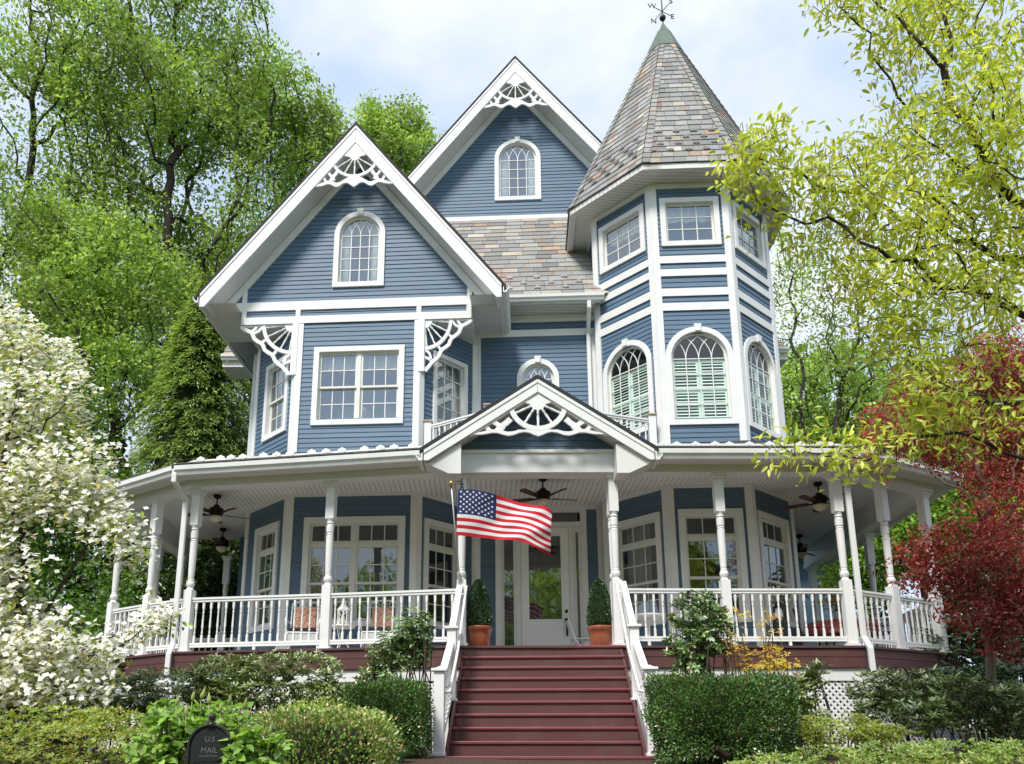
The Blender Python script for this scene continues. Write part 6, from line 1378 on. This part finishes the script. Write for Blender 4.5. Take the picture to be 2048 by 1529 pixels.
# azaleas and low foreground shrubs
AZ = [(.2, .28, .045), (.27, .34, .055), (.15, .22, .04), (.33, .29, .09)]
def low(name, label, blobs, n, L_, pal, seed, group=None, wid=.42, per=6, buds=None): return whorl_shrub(name, label, blobs, n, L_, pal, buds, group=group, per=per, wid=wid, matn='leaf', seed=seed, gap=(5, -.5), bud=.028, stems=14, shade=.3)
low('azalea', 'yellow green azalea at the foot of the upright rhododendron, right of the clipped boxwood', [(1640, 1465, 9.6, 80, 28), (1580, 1475, 9.5, 40, 25), (1700, 1455, 9.8, 60, 26)], 420, .045, AZ, 22, 'azaleas in the front bed')
low('azalea', 'bright azalea below the broad right rhododendron', [(1760, 1475, 9.4, 60, 22), (1830, 1480, 9.4, 60, 20)], 260, .045, AZ, 23, 'azaleas in the front bed')
low('azalea', 'yellow green azalea mound at the lower left corner', [(110, 1440, 8.4, 130, 26), (230, 1450, 8.2, 90, 30), (30, 1450, 8.4, 80, 30), (300, 1490, 8, 70, 40), (120, 1500, 8, 170, 50)], 950, .045, AZ, 24, 'azaleas in the front bed')
FG = [(.10, .18, .035), (.16, .26, .05), (.24, .32, .08), (.3, .3, .11)]
low('privet_shrub', 'low pale leaved shrub at the bottom edge, right of the spotlight', [(1560, 1535, 6.9, 90, 24), (1660, 1530, 6.8, 90, 34), (1480, 1545, 6.9, 50, 20)], 420, .034, FG, 26, 'low shrubs along the bottom edge', buds=[(.45, .5, .3)])
low('privet_shrub', 'low pale leaved shrub in the lower right corner', [(1790, 1525, 6.7, 110, 36), (1900, 1520, 6.7, 120, 36), (2010, 1525, 6.7, 100, 40)], 800, .034, FG, 27, 'low shrubs along the bottom edge', buds=[(.45, .5, .3)])
# clematis round the mailbox
t = whorl_shrub('clematis_vine', 'light green clematis vine with pale pointed buds climbing over the mailbox', [(330, 1475, 4.15, 55, 50), (300, 1520, 4.1, 50, 45), (395, 1440, 4.25, 60, 24), (470, 1455, 4.15, 50, 30), (520, 1510, 4.05, 55, 45), (350, 1420, 4.3, 45, 22), (440, 1420, 4.35, 50, 16), (560, 1535, 4.0, 30, 30), (485, 1510, 3.95, 28, 40)], 300, .058, [(.13, .25, .035), (.18, .31, .05), (.24, .36, .07), (.10, .19, .03)], None, per=4, wid=.58, matn='leaf', seed=33, stems=30, droop=.35, shade=.2)
for px, py in ((352, 1412), (365, 1425), (384, 1404), (402, 1400), (418, 1410), (458, 1412), (463, 1428), (478, 1432), (488, 1420), (497, 1440), (318, 1450), (540, 1470), (330, 1432), (516, 1470), (506, 1512), (310, 1490), (372, 1432), (440, 1426)):
    m = MB(); m.cols = True; p = at(px, py, random.uniform(3.9, 4.2)); m.curc = tuple(np.array((.38, .44, .16)) * random.uniform(.8, 1.15)); s = random.uniform(.8, 1.2)
    m.tube([p + Vector((random.gauss(0, .01), 0, -.09)), p], .0022, 5); m.lathe(p, [(.002, 0), (.009 * s, .012), (.0105 * s, .024), (.006 * s, .042), (.001, .055 * s)], 8, (random.gauss(0, .15), random.gauss(0, .15), 1)); m.build('flower_bud', M['petal'], t, smooth=True)
# grass clumps
def clumpgrass(px, py, Y, w, h, n, label, pal):
    p = at(px, py, Y); s = mpp(px, py, Y); p.z = gz(p.x, Y); t = thing('grass_clump', label, 'ornamental grass', p, 'tufts of strappy grass in the front bed'); m = MB(); m.cols = True; top = at(px, py - h, Y).z - p.z
    for i in range(n):
        a = random.uniform(0, 6.28); r0 = random.uniform(0, w * s * .3); ln = top * random.uniform(.6, 1.1); d = Vector((math.cos(a), math.sin(a), 0)); o = p + d * r0; bend = random.uniform(.3, 1) * w * s * .75; tw = Vector((-d.y, d.x, 0)) * .006; m.curc = tuple(np.array(random.choice(pal)) * random.uniform(.8, 1.2)); vs = []
        for k in range(6): q = k / 5; c = o + d * bend * q ** 1.8 + Vector((0, 0, ln * (q - .28 * q ** 3))); ww = tw * (1 - q * .92); vs += [c - ww, c + ww]
        m.add(vs, [(2 * k, 2 * k + 1, 2 * k + 3, 2 * k + 2) for k in range(5)])
    m.build('blades', M['leaf'], t)
GR = [(.09, .19, .05), (.13, .24, .05), (.16, .27, .09)]
clumpgrass(795, 1530, 9.3, 42, 46, 260, 'blue green grass tuft left of the bottom step', [(.10, .19, .09), (.14, .24, .12)])
clumpgrass(1600, 1530, 8.2, 70, 42, 380, 'bright green grass tuft at the bottom edge right of the spotlight', GR)
clumpgrass(1745, 1500, 8.9, 46, 34, 240, 'grass tuft between the azaleas at lower right', GR)
# low ground cover so that no bare slope shows
n = 9000; X = rng.uniform(-9, 9, n); Yv = rng.uniform(6.2, 12.4, n); k = ~((np.abs(X - .85) < 1.75) & (Yv > 8.6)); X = X[k]; Yv = Yv[k]; n = len(X); Z = np.array([gz(a, b) for a, b in zip(X, Yv)]) + rng.random(n) * .09
k = clump(np.stack([X, Yv, Z * 0], 1), 1.6, 4) > -.1
Cg = np.stack([X, Yv, Z], 1)[k]; n = len(Cg)
tag(leaf_object('ground_cover', Cg, rdir(n) + np.array([0, 0, .6]), rdir(n) + np.array([0, 0, 1.]), .07 * rng.uniform(.6, 1.3, n), .035, pick([(.06, .11, .02), (.10, .16, .03), (.13, .10, .04)], n), M['leaf'], loc=(0, 8, 1), hexa=True), kind='stuff')
# landscape spotlight
p = at(1446, 1508, 8.55); t = thing('spotlight', 'dark landscape spotlight aimed at the house, in front of the wide boxwood', 'garden light', (p.x, p.y, gz(p.x, p.y)))
m = MB(); m.lathe(p, [(.0, -.07), (.03, -.07), (.036, -.04), (.038, .05), (.046, .06), (.046, .08), (.035, .08), (.035, .06), (0, .06)], 16, (-.75, .35, .55)); m.build('lamp_housing', M['pole'] if False else M['bronze'], t, smooth=True)
m = MB(); m.tube([(p.x, p.y, gz(p.x, p.y) - .05), (p.x, p.y, p.z - .03)], .012, 8); m.build('stake', M['black'], t)
p = Vector((at(845, 1516, 10.2).x, 10.2, gz(at(845, 1516, 10.2).x, 10.2))); m = MB(); m.lathe(p, [(.0, -.04), (.08, -.02), (.1, .04), (.07, .1), (.02, .12), (0, .12)], 9, (0, .1, 1), .8)
tag(m.build('garden_stone', mat('grey_fieldstone', (.25, .23, .2), .9, .3, 12, .5, 30), loc=p), 'small grey stone left of the bottom step', 'stone')
# ================================================================== SKY AND SUN
SUN_EL, SUN_AZ = R(51), R(-155)        # azimuth measured from +Y towards +X; sun is behind the camera on the left
w = bpy.data.worlds.new('World'); scene.world = w; w.use_nodes = True; N, L = w.node_tree.nodes, w.node_tree.links
bg = N['Background']; sk = N.new('ShaderNodeTexSky'); sk.sky_type = 'NISHITA'; sk.sun_disc = False; sk.sun_elevation = SUN_EL; sk.sun_rotation = SUN_AZ; sk.air_density = 1.0; sk.dust_density = 1.0; sk.ozone_density = 2.0
tc = N.new('ShaderNodeTexCoord'); mp_ = N.new('ShaderNodeMapping'); mp_.inputs['Scale'].default_value = (1.5, 1.5, 2.6); mp_.inputs['Location'].default_value = (.3, 0.1, .35); n1 = N.new('ShaderNodeTexNoise'); n1.inputs['Scale'].default_value = 1.7; n1.inputs['Detail'].default_value = 7; n1.inputs['Roughness'].default_value = .52; n1.inputs['Distortion'].default_value = .35
L.new(tc.outputs['Generated'], mp_.inputs[0]); L.new(mp_.outputs[0], n1.inputs['Vector'])
rp = N.new('ShaderNodeValToRGB'); rp.color_ramp.elements[0].position = .36; rp.color_ramp.elements[1].position = .60; rp.color_ramp.elements[0].color = (.66, .66, .66, 1); rp.color_ramp.elements[1].color = (.97, .97, .97, 1); L.new(n1.outputs['Fac'], rp.inputs[0])
rq = N.new('ShaderNodeMix'); rq.data_type = 'RGBA'; rq.clamp_result = False; rq.inputs[6].default_value = (6.8, 8.4, 10.8, 1); rq.inputs[7].default_value = (8.9, 9.2, 9.5, 1); rr_ = N.new('ShaderNodeMapRange'); rr_.inputs[1].default_value = .40; rr_.inputs[2].default_value = .66; L.new(n1.outputs['Fac'], rr_.inputs[0]); L.new(rr_.outputs[0], rq.inputs[0])
mx = N.new('ShaderNodeMix'); mx.data_type = 'RGBA'; mx.clamp_result = False; L.new(rq.outputs[2], mx.inputs[7]); L.new(rp.outputs[0], mx.inputs[0]); L.new(sk.outputs[0], mx.inputs[6]); L.new(mx.outputs[2], bg.inputs[0]); bg.inputs[1].default_value = .115
sd = bpy.data.lights.new('sun', 'SUN'); sd.energy = 4.1; sd.angle = R(14); sd.color = (1, .95, .87); so_ = bpy.data.objects.new('sun', sd); col.objects.link(so_)
sv = Vector((math.sin(SUN_AZ) * math.cos(SUN_EL), math.cos(SUN_AZ) * math.cos(SUN_EL), math.sin(SUN_EL))); so_.rotation_euler = sv.to_track_quat('Z', 'Y').to_euler(); so_.location = (-10, -10, 20)
scene.view_settings.view_transform = 'Standard'; scene.view_settings.look = 'None'; scene.view_settings.exposure = 0; scene.view_settings.gamma = 1
scene.render.engine = 'CYCLES'
try:
    scene.cycles.use_denoising = True; scene.cycles.denoiser = 'OPENIMAGEDENOISE'
except Exception: pass
scene.cycles.max_bounces = 8; scene.cycles.diffuse_bounces = 6; scene.cycles.glossy_bounces = 3; scene.cycles.transparent_max_bounces = 12; scene.cycles.transmission_bounces = 2
scene.cycles.sample_clamp_indirect = 6; scene.cycles.caustics_reflective = False; scene.cycles.caustics_refractive = False
